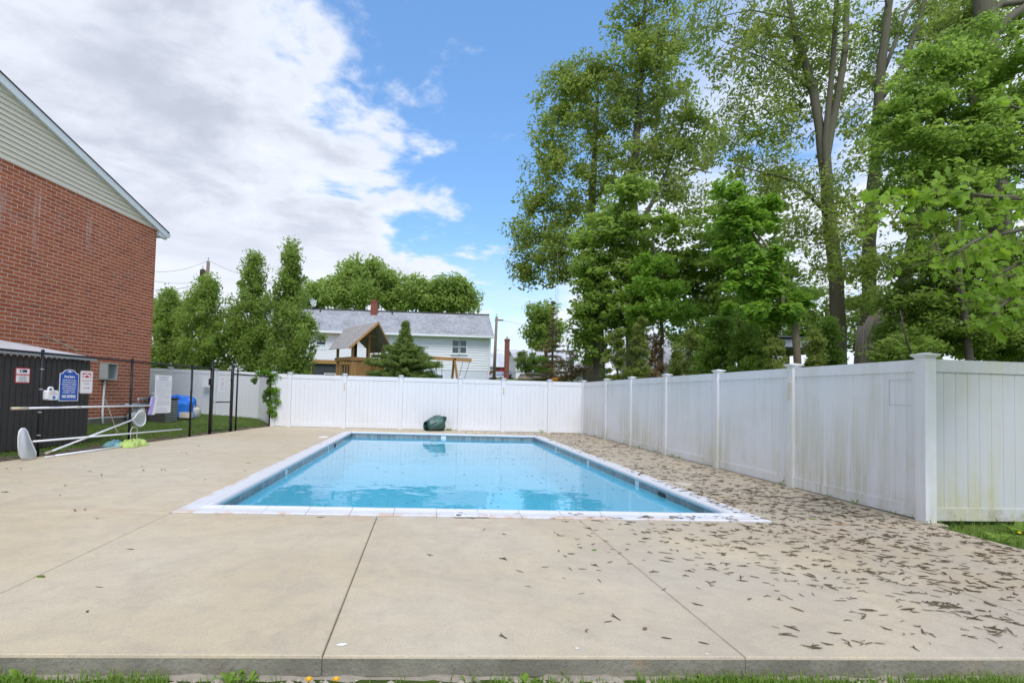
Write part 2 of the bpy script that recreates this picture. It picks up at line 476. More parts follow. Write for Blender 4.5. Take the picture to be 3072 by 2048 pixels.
MAT = dict(
    concrete=concrete(), kerb=kerbmat(), vinyl=vinyl('vinyl_white', .10), vinyl_moss=vinyl('vinyl_white_mossy', .55), vinyl_grey=vinyl('vinyl_white_weathered_shaded', 1.25, .74),  # last vinyl: grime, plus tree shade put into its darker base colour
    brick=brickmat(), mortar=plain('mortar', (.80, .68, .58), .9, var=.14, scale=5, bump=.4, bscale=70),
    water=watermat(), lawn=grassground(), soil=dirtmat(), tile=tilemat(), coping=copingmat(),
    plaster=plain('pool_plaster', (.27, .78, .96), .7, var=.06, scale=1.0),
    base=plain('slab_bed', (.06, .052, .04), .95),
    rubble=plain('rubble', (.40, .35, .28), .95, var=.4, scale=18, bump=.8, bscale=30, rand=.5),
    black=plain('black_coating', (.014, .014, .016), .45, var=.3), wire=plain('black_wire', (.016, .017, .018), .5),
    alu=plain('white_aluminium', (.82, .83, .86), .35, .05, var=.06), white=plain('white_plastic', (.82, .82, .83), .4, var=.04),
    galv=plain('galvanised', (.50, .53, .55), .4, .7, var=.2), greybox=plain('grey_enamel', (.42, .46, .45), .5, var=.08),
    dark=plain('dark_panel', (.055, .050, .046), .75, var=.35, scale=9, bump=.2), siding=plain('beige_siding', (.70, .645, .53), .6, var=.05, scale=2),
    sidingw=plain('white_siding', (.76, .78, .82), .6, var=.04, scale=.8), trim=plain('white_trim', (.78, .82, .85), .5, var=.05),
    roofdark=plain('asphalt_edge', (.05, .048, .046), .9), roof=shinglemat('grey_shingle', (.275, .285, .305), (.38, .39, .41)),
    rooflight=shinglemat('pale_shingle', (.42, .43, .45), (.52, .53, .55)), corr=plain('corrugated_metal', (.60, .62, .64), .4, .35, var=.2, scale=3),
    blue=plain('sign_blue', (.012, .085, .42), .45, var=.05), red=plain('sign_red', (.62, .03, .04), .5, var=.04), ink=plain('print_black', (.02, .02, .022), .6, var=.02),
    faint=plain('print_grey', (.34, .35, .45), .7, var=.05), starblue=plain('print_blue', (.03, .24, .66), .5, var=.04),
    cedar=woodmat('cedar', (.36, .195, .07), (.50, .29, .12)), oldwood=woodmat('weathered_wood', (.30, .28, .265), (.50, .475, .455), (3, 3, 3)),
    darkwood=plain('dark_wood', (.055, .035, .025), .8), post=woodmat('pole_wood', (.17, .13, .10), (.26, .205, .165)),
    cover=coverfabric(), tarp=tarpmat(), glass=glassmat(), screen=plain('dark_screen', (.045, .05, .055), .7, var=.3),
    foundation=plain('painted_block', (.66, .70, .78), .8, var=.05), chimney=plain('chimney_brick', (.22, .075, .052), .9, var=.35, scale=9, bump=.4),
    bark=barkmat('bark_grey', (.080, .076, .050), (.165, .155, .11)), barkd=barkmat('bark_dark', (.06, .052, .042), (.13, .115, .09)), barkl=barkmat('bark_light', (.20, .165, .12), (.33, .28, .21)),
    oak=leafmat('leaf_oak', (.165, .245, .042), (.27, .355, .075), (.31, .33, .08), trans=.58),
    maple=leafmat('leaf_maple', (.175, .28, .046), (.27, .385, .072), (.34, .46, .08), trans=.6),
    lime=leafmat('leaf_young', (.165, .300, .030), (.25, .42, .05), (.10, .20, .03), trans=.5),
    mid=leafmat('leaf_mid', (.17, .28, .042), (.26, .385, .066), (.30, .42, .075), trans=.6),
    pear=leafmat('leaf_pear', (.20, .29, .055), (.31, .41, .095), (.29, .42, .08), trans=.6),
    far=leafmat('leaf_far', (.23, .33, .07), (.33, .44, .11), (.40, .49, .13), trans=.6, nscale=.25),
    cedarleaf=leafmat('leaf_cedar', (.20, .265, .05), (.31, .375, .095), (.14, .20, .04), trans=.55, nscale=1.5),
    thicket=leafmat('leaf_thicket', (.14, .22, .038), (.23, .33, .058), (.25, .30, .07), trans=.58),
    spruce=leafmat('leaf_spruce', (.175, .26, .06), (.26, .35, .09), (.30, .38, .11), trans=.55),
    brownleaf=leafmat('leaf_withered', (.20, .135, .06), (.29, .21, .095), (.13, .15, .05)),
    bigleaf=leafmat('leaf_large', (.15, .27, .014), (.27, .42, .026), (.10, .19, .015), trans=.5),
    grass=leafmat('grass_blade', (.12, .22, .022), (.21, .34, .04), (.25, .34, .08)),
    grassd=leafmat('grass_lawn_blade', (.085, .16, .02), (.15, .24, .035), (.22, .26, .07)),
    catkin=plain('catkin', (.088, .064, .032), .9, var=.5, scale=40), catkinl=plain('catkin_tan', (.17, .115, .055), .9, var=.4, scale=40),
    yellow=plain('petal_yellow', (.80, .46, .01), .6, var=.1), grimeline=plain('grime_line', (.56, .57, .58), .7), tan=plain('tan_plastic', (.62, .54, .40), .6), creamlid=plain('lid_concrete', (.52, .47, .38), .8), skin_net=plain('net_cloth', (.66, .69, .72), .85, var=.1, scale=20),
    greencloth=plain('green_cloth', (.42, .54, .16), .8, var=.25, scale=12), aquacloth=plain('aqua_cloth', (.26, .50, .52), .8, var=.2, scale=12),
    cream=plain('cream_paint', (.62, .60, .52), .5), carpaint=plain('dark_car_paint', (.025, .028, .035), .2, .3, var=.1), carsilver=plain('silver_car_paint', (.42, .44, .47), .25, .4, var=.1),
    orange=plain('orange_plastic', (.80, .26, .02), .5), lilac=plain('brush_bristle', (.45, .38, .72), .7),
)
MAT['net'] = None
def _net():
    m = MT('net_mesh')
    t = m.n('ShaderNodeBsdfTransparent'); d = m.bsdf((.74, .77, .80), .85, 0, .2)
    mx = m.n('ShaderNodeMixShader'); mx.inputs[0].default_value = .55
    m.t.links.new(t.outputs[0], mx.inputs[1]); m.t.links.new(d, mx.inputs[2])
    return m.done(mx.outputs[0])
MAT['net'] = _net()
# ------------------------------------------------------------------ ground
POOL = (-2.53, 5.55, 3.72, 16.95)       # outer edge of the coping
CW = .30
CL0 = V(-6.04, 14.1, 0)                 # a point on the black chain-link fence and its direction
CLA = V(.153, 1, 0).normalized()
CLN = V(CLA.y, -CLA.x, 0)               # towards the pool
def clx(y): return CL0.x + .153 * (y - CL0.y)
def sst(a, b, x):
    t = max(0, min(1, (x-a)/(b-a))); return t*t*(3-2*t)
def height(x, y):
    dl = (x - clx(y)) if y > 2.7 else 9
    back = .1*sst(18.7, 19.6, y) + 2.3*sst(20, 41, y) + .6*sst(41, 66, y)
    if y < 2.62: base = -.105
    elif dl < .02 and y < 24: base = -.10 + .075*sst(.0, -.2, dl) + .14*sst(-.2, -5, dl)
    elif x > 5.5: base = -.10 + .06*sst(5.5, 5.9, x) + .75*sst(6, 15, x)
    elif y > 18.6: base = .0
    else: base = -.13
    return base + back
xs = sorted(set([-420, -250, -140, -80, -50, -36, -28, -22, -18] + [round(-15+.3*i, 3) for i in range(44)] + [POOL[0]+.12, POOL[2]-.12] +
    [round(-1.7+.55*i, 3) for i in range(13)] + [5.45, 5.52, 5.7, 6, 6.6, 7.4, 8.5, 10, 12, 15, 19, 25, 35, 50, 80, 140, 250, 420]))
ys = sorted(set([-60, -20, -8, -3, -1, 0, .6, 1.2, 1.8, 2.4, 2.615, 2.625, 2.8] + [round(3.2+.4*i, 3) for i in range(46)] + [POOL[1]+.12, POOL[3]-.12] +
    [22, 24, 26, 29, 32, 36, 40, 45, 52, 60, 70, 90, 130, 200, 350, 700, 1100]))
g = MB()
idx = {}
for j, y in enumerate(ys):
    for i, x in enumerate(xs):
        idx[i, j] = len(g.v); g.v.append((x, y, height(x, y)))
for j in range(len(ys)-1):
    for i in range(len(xs)-1):
        cx, cy = (xs[i]+xs[i+1])/2, (ys[j]+ys[j+1])/2
        if POOL[0]+.1 < cx < POOL[2]-.1 and POOL[1]+.1 < cy < POOL[3]-.1: continue
        g.f.append((idx[i,j], idx[i+1,j], idx[i+1,j+1], idx[i,j+1]))
ground = struct('ground', g, MAT['lawn'], True)
sb = MB()
n = 60
for k in range(n+1):
    y = 7.0 + k*(19-7.0)/n
    w = .42 + .16*math.sin(k*1.7) + .10*math.sin(k*.6)
    for d in (.10, -w*.5, -w):
        x = clx(y) + d
        sb.v.append((x, y, max(height(x, y) + .012, -.085)))
for k in range(n):
    for c in (0, 1):
        a = k*3+c; sb.f.append((a, a+3, a+4, a+1))
struct('soil_border', sb, MAT['soil'], True)

# ------------------------------------------------------------------ concrete deck: footing and single slabs
foot = MB()
nx = 150
def footp(t, s):
    x = -8 + 13.45*t
    prof = [(2.90, -.10), (2.655, -.088), (2.625, -.094), (2.585, -.115), (2.57, -.15), (2.55, -.26)][int(round(s*5))]
    r = random.Random(int(t*1e5)*7+int(s*5))
    k = 0 if s < .3 else 1
    return (x, prof[0] + k*r.uniform(-.018, .018), prof[1] + k*r.uniform(-.014, .010))
foot.grid(nx, 6, footp)
deck = struct('pool_deck', foot, MAT['rubble'])
def clip(poly, keep):                    # cut a polygon with the line d(p) = 0, keep d > 0
    out = []
    for i, p in enumerate(poly):
        q = poly[(i+1) % len(poly)]; a, b = keep(p), keep(q)
        if a >= 0: out.append(p)
        if (a >= 0) != (b >= 0):
            t = a/(a-b); out.append((p[0]+(q[0]-p[0])*t, p[1]+(q[1]-p[1])*t))
    return out
def inset(poly, d):
    n = len(poly); out = []
    for i in range(n):
        p0, p1, p2 = Vector(poly[i-1]), Vector(poly[i]), Vector(poly[(i+1) % n])
        e1 = (p1-p0).normalized(); e2 = (p2-p1).normalized()
        n1 = Vector((-e1.y, e1.x)); n2 = Vector((-e2.y, e2.x))
        b = n1+n2; k = d/max(.3, (1+n1.dot(n2))); out.append(tuple(p1 + b*k))
    return out
def slab(poly, tilt):
    poly = inset(poly, .0014); m = MB(); n = len(poly)
    front = min(p[1] for p in poly) < 2.7
    r1, r2 = inset(poly, .003), inset(poly, .009)
    def z(p): return tilt[0] + tilt[1]*(p[0]-poly[0][0]) + tilt[2]*(p[1]-poly[0][1])
    rings = [[(p[0], p[1], -.098) for p in poly], [(p[0], p[1], -.014) for p in poly], [(p[0], p[1], z(p)-.004) for p in r1], [(p[0], p[1], z(p)) for p in r2]]
    m.v = [q for r in rings for q in r]
    for k in range(3):
        for i in range(n): m.f.append((k*n+i, k*n+(i+1) % n, (k+1)*n+(i+1) % n, (k+1)*n+i))
    m.f.append(tuple(range(3*n, 4*n)))
    o = part('slab', m, MAT['concrete'], deck)
    o.data.materials.append(MAT['kerb'])
    for i in range(n): o.data.polygons[i].material_index = 1
    return o
YJ = [2.63, 5.535, 8.4, 11.3, 14.2, 16.965, 18.66]
rows = []
for j in range(6):
    y0, y1 = YJ[j], YJ[j+1]
    if j == 0: cols = [-9, -4.9, -2.52, -.46, 1.63, 3.735, 5.46]
    elif j == 5: cols = [-9, -4.39, -2.54, -.46, 1.63, 3.735, 5.68]
    else: cols = [-9, -4.39, -2.535, None, 3.725, 5.68]
    for a, b in zip(cols, cols[1:]):
        if a is None or b is None: continue
        poly = [(a, y0), (b, y0), (b, y1), (a, y1)]
        poly = clip(poly, lambda p: p[0] - clx(p[1]) - .10)
        if len(poly) < 3: continue
        rr = random.Random(int(a*100)+int(y0*1000))
        slab(poly, (rr.uniform(-.002, .002), 0, 0))

# ------------------------------------------------------------------ pool
X0, Y0, X1, Y1 = POOL[0]+CW, POOL[1]+CW, POOL[2]-CW, POOL[3]-CW
WZ = -.125
b = MB()
bx0, by0, bx1, by1 = X0-.03, Y0-.03, X1+.03, Y1+.03
def zb(y): return -1.30 + .35*sst(9, 14, y)
b.grid(2, 2, lambda s, t: (bx0, by0+(by1-by0)*t, -.05 + s*(zb(by0+(by1-by0)*t)+.05)))
b.grid(2, 2, lambda s, t: (bx1, by0+(by1-by0)*t, zb(by0+(by1-by0)*t)*(1-s) - .05*s))
b.grid(2, 2, lambda s, t: (bx0+(bx1-bx0)*t, by0, zb(by0)*(1-s) - .05*s))
b.grid(2, 2, lambda s, t: (bx0+(bx1-bx0)*t, by1, -.05 + s*(zb(by1)+.05)))
b.grid(2, 14, lambda s, t: (bx0+(bx1-bx0)*s, by0+(by1-by0)*t, zb(by0+(by1-by0)*t)))
pool = struct('pool_basin', b, MAT['plaster'])
w = MB(); w.grid(2, 2, lambda s, t: (bx0+(bx1-bx0)*s, by0+(by1-by0)*t, WZ))
struct('water', w, MAT['water'])
PROF = [(0, .004), (.015, .012), (.19, .014), (.225, .026), (.262, .030), (.285, .022), (.299, .004), (.301, -.018), (.290, -.040), (.265, -.052), (.0, -.058)]
def coping(p0, p1, inn, nst):
    p0 = Vector(p0); p1 = Vector(p1); inn = Vector(inn); d = (p1-p0).normalized(); Ln = (p1-p0).length
    for k in range(nst):
        a, c = k*Ln/nst, (k+1)*Ln/nst
        r = random.Random(k*13+int(p0.x*50+p0.y*70)); dz = r.uniform(-.0015, .0015)
        m = MB(); np_ = len(PROF)
        for s, lo in ((a, True), (c, False)):
            for (uu, z) in PROF:
                sh = (uu if (k == 0 and lo) else 0) - (uu if (k == nst-1 and not lo) else 0)
                gap = .0022 if lo else -.0022
                p = p0 + d*(s+sh+gap) + inn*uu; m.v.append((p.x, p.y, z+dz))
        for i in range(np_):
            j = (i+1) % np_; m.f.append((i, j, np_+j, np_+i))
        m.f += [tuple(range(np_))[::-1], tuple(range(np_, 2*np_))]
        part('coping_stone', m, MAT['coping'], pool)
coping((POOL[0], POOL[1], 0), (POOL[2], POOL[1], 0), (0, 1, 0), 14)
coping((POOL[2], POOL[1], 0), (POOL[2], POOL[3], 0), (-1, 0, 0), 26)
coping((POOL[2], POOL[3], 0), (POOL[0], POOL[3], 0), (0, -1, 0), 14)
coping((POOL[0], POOL[3], 0), (POOL[0], POOL[1], 0), (1, 0, 0), 26)
tm = MB().obox((0, 0, 0), (.0735, 0, 0), (0, .006, 0), (0, 0, .0735)).mesh('tile', MAT['tile'])
lm = MB().obox((0, 0, 0), (.0735, 0, 0), (0, .007, 0), (0, 0, .0735)).mesh('depth_tile', MAT['white'])
def tiles(p0, p1, rot, marks=()):
    p0 = Vector(p0); p1 = Vector(p1); n = int((p1-p0).length/.152)
    for k in range(n):
        p = p0 + (p1-p0)*((k+.5)/n)
        inst('tile', lm if k in marks else tm, pool, Matrix.Translation((p.x, p.y, -.118)) @ Matrix.Rotation(rot, 4, 'Z'))
tiles((bx1-.001, by0, 0), (bx1-.001, by1, 0), R(90), (17, 34, 52))
tiles((bx0+.001, by0, 0), (bx0+.001, by1, 0), R(90), (20, 45))
tiles((bx0, by1-.001, 0), (bx1, by1-.001, 0), 0, (18,))
for (px, py, sx) in ((1985, 1466, 1), (1006, 1323, 0)):
    xx = bx1-.012 if sx else bx0+.012
    p = onplane(px, py, V(xx, 0, 0), V(1, 0, 0))
    part('skimmer_opening', MB().box(xx-.004, p.y-.11, -.165, xx+.004, p.y+.11, -.075), MAT['ink'], pool)
for (px, py, wh) in ((970, 1311, 1), (2050, 1452, 0)):
    p = gnd(px, py)
    solo('skimmer_lid', MB().lathe((p.x, p.y, -.002), [(.13, 0), (.13, .010), (.12, .013), (.02, .012)], 20), MAT['white'] if wh else MAT['creamlid'],
         ('round white skimmer lid in the deck left of the pool' if wh else 'pale round skimmer lid in the deck right of the pool'), 'lid', 'skimmer lids', True)
# depth and no-diving marker tiles set into the near coping
dmt = MB().obox((0, 0, 0), (.058, 0, 0), (0, .062, 0), (0, 0, .004)).mesh('marker_tile', MAT['white'])
for i, px in enumerate((1380, 1415, 1450)):
    p = gnd(px, 1545, .016)
    o = inst('marker_tile', dmt, pool, Matrix.Translation((p.x, p.y, .0165)))
    T = Matrix.Translation((p.x, p.y, .0215))
    if i == 0:
        lettering('6', .115, pool, T @ Matrix.Translation((-.014, -.01, 0)), MAT['ink'], sx=1.1, bold=.004)
        lettering('FT', .045, pool, T @ Matrix.Translation((.036, .03, 0)), MAT['ink'])
    elif i == 1:
        lettering('FEET', .062, pool, T @ Matrix.Translation((0, .012, 0)), MAT['faint'])
    else:
        m = MB(); nn = 24
        for k in range(nn):
            for rr in (.048, .040):
                m.v.append((p.x + rr*math.cos(2*math.pi*k/nn), p.y + rr*math.sin(2*math.pi*k/nn), .0215))
        for k in range(nn):
            a, c = 2*k, 2*((k+1) % nn); m.f.append((a, c, c+1, a+1))
        d = .7071; m.add([(p.x+sx*(.041*d)+e*d*.004, p.y+sy*.041*d+e*d*.004, .022) for sx, sy, e in ((-1, 1, -1), (-1, 1, 1), (1, -1, 1), (1, -1, -1))], [(0, 1, 2, 3)])
        part('no_diving_symbol', m, MAT['red'], pool)

# ------------------------------------------------------------------ white vinyl fences
BW = .150
def boardmesh(mat):
    w, t, c = BW/2-.0006, .012, .005
    m = MB().prism([(-w, -t+c, 0), (-w+c, -t, 0), (w-c, -t, 0), (w, -t+c, 0), (w, t-c, 0), (w-c, t, 0), (-w+c, t, 0), (-w, t-c, 0)], (0, 0, 1))
    return m.mesh('board', mat)
def capmesh(mat):
    m = MB(); a = .064
    pr = [(.066, 0), (.074, .012), (.086, .020), (.086, .026), (.094, .030), (.094, .042), (.010, .062)]
    for k, (r, z) in enumerate(pr):
        for sx, sy in ((-1, -1), (1, -1), (1, 1), (-1, 1)): m.v.append((sx*r, sy*r, z))
    for k in range(len(pr)-1):
        for i in range(4): m.f.append((k*4+i, k*4+(i+1) % 4, k*4+4+(i+1) % 4, k*4+4+i))
    m.f += [(3, 2, 1, 0), tuple(range(len(pr)*4-4, len(pr)*4))]
    return m.mesh('cap', mat)
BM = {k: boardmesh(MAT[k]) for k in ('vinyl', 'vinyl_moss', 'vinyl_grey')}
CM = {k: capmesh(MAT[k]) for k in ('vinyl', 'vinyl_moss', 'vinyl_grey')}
def vinyl_fence(label, pts, mat, top=1.80, z0=None, group='white vinyl fence runs', skip_first=False, skip_last=False):
    t = thing('vinyl_fence', label, 'fence', (pts[0][0], pts[0][1], z0[0] if z0 else 0), group)
    z0 = z0 or [0]*len(pts)
    for k, p in enumerate(pts):
        if (k == 0 and skip_first) or (k == len(pts)-1 and skip_last): continue
        q = pts[k+1] if k < len(pts)-1 else pts[k-1]
        ang = math.atan2(q[1]-p[1], q[0]-p[0])
        a = V(math.cos(ang), math.sin(ang), 0)*.0635; bb = V(-a.y, a.x, 0)
        m = MB().obox((p[0], p[1], z0[k]+(top+.014-.12)/2), a, bb, (0, 0, (top+.014+.12)/2))
        po = part('post', m, MAT[mat], t)
        inst('cap', CM[mat], po, Matrix.Translation((p[0], p[1], z0[k]+top+.012)) @ Matrix.Rotation(ang, 4, 'Z'))
    for k in range(len(pts)-1):
        p, q = V(pts[k][0], pts[k][1], z0[k]), V(pts[k+1][0], pts[k+1][1], z0[k+1])
        d = (q-p); Ln = d.length; dn = d/Ln; ang = math.atan2(d.y, d.x)
        nn = V(-d.y, d.x, 0).normalized()
        for (za, zb_, nm) in ((top-.138, top, 'top_rail'), (.012, .150, 'bottom_rail')):
            c = (p+q)/2 + V(0, 0, (za+zb_)/2)
            part(nm, MB().obox(c, dn*(Ln/2-.066), nn*.024, (0, 0, (zb_-za)/2)), MAT[mat], t)
        n = max(1, round((Ln-.128)/BW)); w = (Ln-.128)/n
        for i in range(n):
            s = .064 + w*(i+.5); c = p + dn*s
            Mx = Matrix.Translation((c.x, c.y, c.z+.140)) @ Matrix.Rotation(ang, 4, 'Z') @ Matrix.Diagonal((w/BW, 1, top-.138+.015-.140, 1))
            inst('board', BM[mat], t, Mx)
    return t
BF = 18.62
fb = vinyl_fence('white vinyl privacy fence along the far end of the pool', [(-5.22, BF), (-4.67, BF), (-2.80, BF), (-.86, BF), (1.20, BF), (2.72, BF), (4.36, BF), (5.58, BF)], 'vinyl')
RX = 5.58
fr = vinyl_fence('algae-streaked white vinyl fence along the right side of the pool', [(RX, 5.70), (RX, 7.84), (RX, 9.92), (RX, 12.10), (RX, 14.20), (RX, 16.20), (RX, BF)], 'vinyl_moss', skip_last=True)
vinyl_fence('weathered fence panel with tree shade painted into its grey, beside the near corner post at right', [(RX, 5.70), (7.45, 5.76), (9.3, 5.82)], 'vinyl_grey', skip_first=True)
lc = at(775, 1200, 21.1)
vinyl_fence('white fence behind the lawn beyond the black chain-link', [(lc.x, 21.1), (lc.x-1.75, 21.35), (lc.x-3.6, 21.6), (lc.x-5.5, 21.85), (lc.x-7.4, 22.1), (lc.x-9.3, 22.35)], 'vinyl', z0=[.10, .13, .16, .19, .21, .22])
vinyl_fence('short white fence return between lawn corner and vine-covered post', [(-5.22, BF), (lc.x, 21.1)], 'vinyl', z0=[.02, .10], skip_first=True, skip_last=True)
# faded stick-on lamp plates on three posts
for (x, y, f, nx_) in ((-2.80, BF, fb, 0), (2.72, BF, fb, 0), (RX, 7.84, fr, 1)):
    m = MB()
    if nx_: m.box(x-.0665-.010, y-.020, 1.33, x-.0665, y+.020, 1.58)
    else: m.box(x-.020, y-.0665-.010, 1.30, x+.020, y-.0665, 1.55)
    part('lamp_plate', m, MAT['tan'], f)
# a dark outline left by a removed notice on the right fence
q = MB()
pa, pb = onplane(2668, 1140, V(RX-.013, 0, 0), V(1, 0, 0)), onplane(2735, 1215, V(RX-.013, 0, 0), V(1, 0, 0))
for (ya, za, yb, zb_) in ((pa.y, pa.z, pb.y, pa.z-.004), (pa.y, pb.z, pb.y, pb.z-.004), (pa.y, pb.z, pa.y-.004, pa.z)):
    q.box(RX-.0165, min(ya, yb)-.002, min(za, zb_)-.002, RX-.0145, max(ya, yb)+.002, max(za, zb_)+.002)
part('notice_outline', q, MAT['grimeline'], fr)
# ------------------------------------------------------------------ brick apartment building with a sided gable
WC = V(-9.2, 18.26, 0)
WA = V(.165, 1, 0).normalized()          # along the wall, away from the viewer
WN = V(WA.y, -WA.x, 0)                   # out of the wall, towards the pool
UP = V(0, 0, 1)
def wp(s, z, o=0.0): return WC + WA*s + WN*o + UP*z
def onwall(px, py): 
    p = onplane(px, py, WC, WN); return (p-WC).dot(WA), p.z
ZB, ZT, SL = .30, 6.50, 12.0
bd = thing('brick_building', 'red brick building with beige sided gable rising behind the dark shed', 'building', WC)
m = MB()
m.obox(wp(-SL/2, (ZB+ZT)/2, -4.0), WA*(SL/2), WN*4.0, UP*((ZT-ZB)/2))
part('wall', m, MAT['mortar'], bd)
part('foundation', MB().obox(wp(-SL/2-.01, .07, -3.99), WA*(SL/2-.02), WN*3.985, UP*.225), MAT['kerb'], bd)
part('flashing', MB().obox(wp(-SL/2, ZB-.01, .012), WA*(SL/2), WN*.012, UP*.016), MAT['trim'], bd)
BL, BH, MO = .3048, .1016, .019
def brickmesh(L_):
    a, h, c = (L_-MO)/2, (BH-MO)/2, .004
    m = MB()
    for (ya, za, x) in ((a, h, 0), (a, h, .006), (a-c, h-c, .010)):
        m.v += [(x, -ya, -za), (x, ya, -za), (x, ya, za), (x, -ya, za)]
    for k in range(2):
        for i in range(4): m.f.append((k*4+i, k*4+(i+1) % 4, k*4+4+(i+1) % 4, k*4+4+i))
    m.f.append((8, 9, 10, 11))
    return m
bm_full = brickmesh(BL); bmesh_full = bm_full.mesh('brick', MAT['brick'])
bm_half = brickmesh(BL/2); bmesh_half = bm_half.mesh('brick', MAT['brick'])
cells = []
ncr = int((ZT-ZB)/BH)
for r in range(ncr):
    z = ZB + (r+.5)*BH
    s = 0.0
    first = True
    while s > -SL+.4:
        Ln = BL/2 if (first and r % 2) else BL
        c = s - Ln/2; p = wp(c, z)
        v = p - V(0, 0, CAM_H)
        dep = v.dot(_fwd)
        ix = PX + FOC*v.dot(_right)/dep; iy = PY - FOC*v.dot(_up)/dep
        hidden = (iy > 1040 + 80*max(0, min(1, ix/265)) and ix < 262)
        vis = (-10 < ix < 3080 and iy > 0 and not hidden)
        cells.append((dep if vis else 1e3+dep, c, z, Ln)); s -= Ln; first = False
cells.sort()
rest = MB()
for k, (dep, c, z, Ln) in enumerate(cells):
    rr = random.Random(k); jit = rr.uniform(-.0015, .002)
    F_ = frame(wp(c, z, jit), WN, WA, UP)
    if k < 300: inst('brick', bmesh_full if Ln > .2 else bmesh_half, bd, F_)
    else:
        src = bm_full if Ln > .2 else bm_half
        rest.add([F_ @ Vector(q) for q in src.v], src.f)
part('brickwork', rest, MAT['brick'], bd, kind='stuff')
# return wall of brick at the far corner (seen edge-on)
# gable: lap siding boards, each its own piece
RK = .30                                  # roof pitch (rise per metre)
def rake_z(s): return ZT + .10 + RK*(-s + .25)
nb = 26; ex = .127
for k in range(nb):
    z0_, z1_ = ZT + .02 + k*ex, ZT + .02 + (k+1)*ex
    # along the wall the board ends at the rake
    s_end0 = -((z0_ - ZT - .10)/RK) + .16; s_end1 = -((z1_ - ZT - .10)/RK) + .16
    s_end0 = min(s_end0, .0); s_end1 = min(s_end1, .0)
    lo = -SL + .05
    if s_end1 < lo+.2: break
    m = MB()
    m.v = [tuple(wp(lo, z0_, .042)), tuple(wp(s_end0, z0_, .042)), tuple(wp(s_end1, z1_+.01, .008)), tuple(wp(lo, z1_+.01, .008)),
           tuple(wp(lo, z0_, .0)), tuple(wp(s_end0, z0_, .0)), tuple(wp(s_end1, z1_+.01, .0)), tuple(wp(lo, z1_+.01, .0))]
    m.f = [(0, 1, 2, 3), (4, 7, 6, 5), (0, 4, 5, 1), (1, 5, 6, 2), (2, 6, 7, 3), (3, 7, 4, 0)]
    part('siding_board', m, MAT['siding'], bd)
gz = MB(); gz.prism([wp(-SL, ZT, -.02), wp(0, ZT, -.02), wp(-SL, rake_z(-SL)-.1, -.02)], WN*-.1)
part('gable_wall', gz, MAT['siding'], bd)
part('frieze_strip', MB().obox(wp(-SL/2, ZT+.002, .018), WA*(SL/2), WN*.018, UP*.014), MAT['mortar'], bd)
# rake board, soffit, roof edge, gutter return
def slope_pt(s, dz, o): return wp(s, rake_z(s)+dz, o)
sA, sB = .42, -SL
m = MB(); m.prism([slope_pt(sA, -.20, .10), slope_pt(sB, -.20, .10), slope_pt(sB, 0, .10), slope_pt(sA, 0, .10)], WN*.025); part('rake_board', m, MAT['trim'], bd)
m = MB(); m.prism([slope_pt(sA-.02, -.19, .0), slope_pt(sB, -.19, .0), slope_pt(sB, -.175, .0), slope_pt(sA-.02, -.175, .0)], WN*.098); part('soffit', m, MAT['trim'], bd)
m = MB(); m.prism([slope_pt(sA+.06, .0, .145), slope_pt(sB, .0, .145), slope_pt(sB, .03, .145), slope_pt(sA+.06, .03, .145)], WN*-4.5); part('roof', m, MAT['roofdark'], bd)
zE = rake_z(sA)
m = MB(); m.prism([wp(.0, ZT-.18, .0), wp(sA, ZT-.20, .0), wp(sA, zE-.12, .0), wp(.0, zE+.05, .0)], WN*.095); part('eave_return', m, MAT['trim'], bd)
m = MB(); m.prism([wp(sA+.01, zE-.16, .12), wp(sA+.10, zE-.16, .12), wp(sA+.15, zE-.05, .12), wp(sA+.15, zE-.03, .12), wp(sA+.01, zE-.03, .12)], WN*-4.2); part('gutter', m, MAT['trim'], bd)

# ------------------------------------------------------------------ lean-to shed clad in dark slats, white corrugated roof
SD = -.95                                 # distance of its front from the chain-link line
sc0 = onplane(258, 1329, CL0 + CLN*SD, CLN)
SHS = (sc0-CL0).dot(CLA)                  # right end of the shed along the fence
def sp(s, z, o=0.0): return CL0 + CLA*s + CLN*(SD+o) + UP*z
sh = thing('lean_to_shed', 'dark slatted lean-to shed with pale corrugated roof against the brick building', 'shed', sp(SHS, 0))
depth = 2.45
part('inner_wall', MB().obox(sp(SHS-2.5, .88, -depth/2-.03), CLA*2.48, CLN*(depth/2), UP*.86), MAT['dark'], sh)
sw = .125
slm = MB()
for x, yy in (): pass
slm.prism([(.0, -sw/2+.004, 0), (.0, sw/2-.004, 0), (.022, sw/2-.014, 0), (.022, -sw/2+.014, 0)], (0, 0, 1.70))
slm.prism([(.006, -sw/2+.010, 1.70), (.006, sw/2-.010, 1.70), (.006, sw/4, 1.765), (.006, 0, 1.785), (.006, -sw/4, 1.765)], (.012, 0, 0))
slmesh = slm.mesh('slat', MAT['dark'])
for k in range(40):
    inst('slat', slmesh, sh, frame(sp(SHS-sw*(k+.5), .02, 0), CLN, CLA, UP))
for k in range(18):
    p = CL0 + CLA*SHS + CLN*(SD - sw*(k+.5)); inst('slat', slmesh, sh, frame(p+UP*.02, CLA, -CLN, UP))
cr = MB(); nn = 150
for i in range(nn+1):
    s = SHS + .10 - 5.0*i/nn; zc = .014*math.cos(i*math.pi/2)
    cr.v += [tuple(sp(s, 1.83+zc, .10)), tuple(sp(s, 2.20+zc, -depth+.12))]
for i in range(nn): cr.f.append((2*i, 2*i+1, 2*i+3, 2*i+2))
part('corrugated_roof', cr, MAT['corr'], sh)
part('roof_edge', MB().obox(sp(SHS-2.4, 1.80, .085), CLA*2.49, CLN*.012, UP*.022), MAT['galv'], sh)

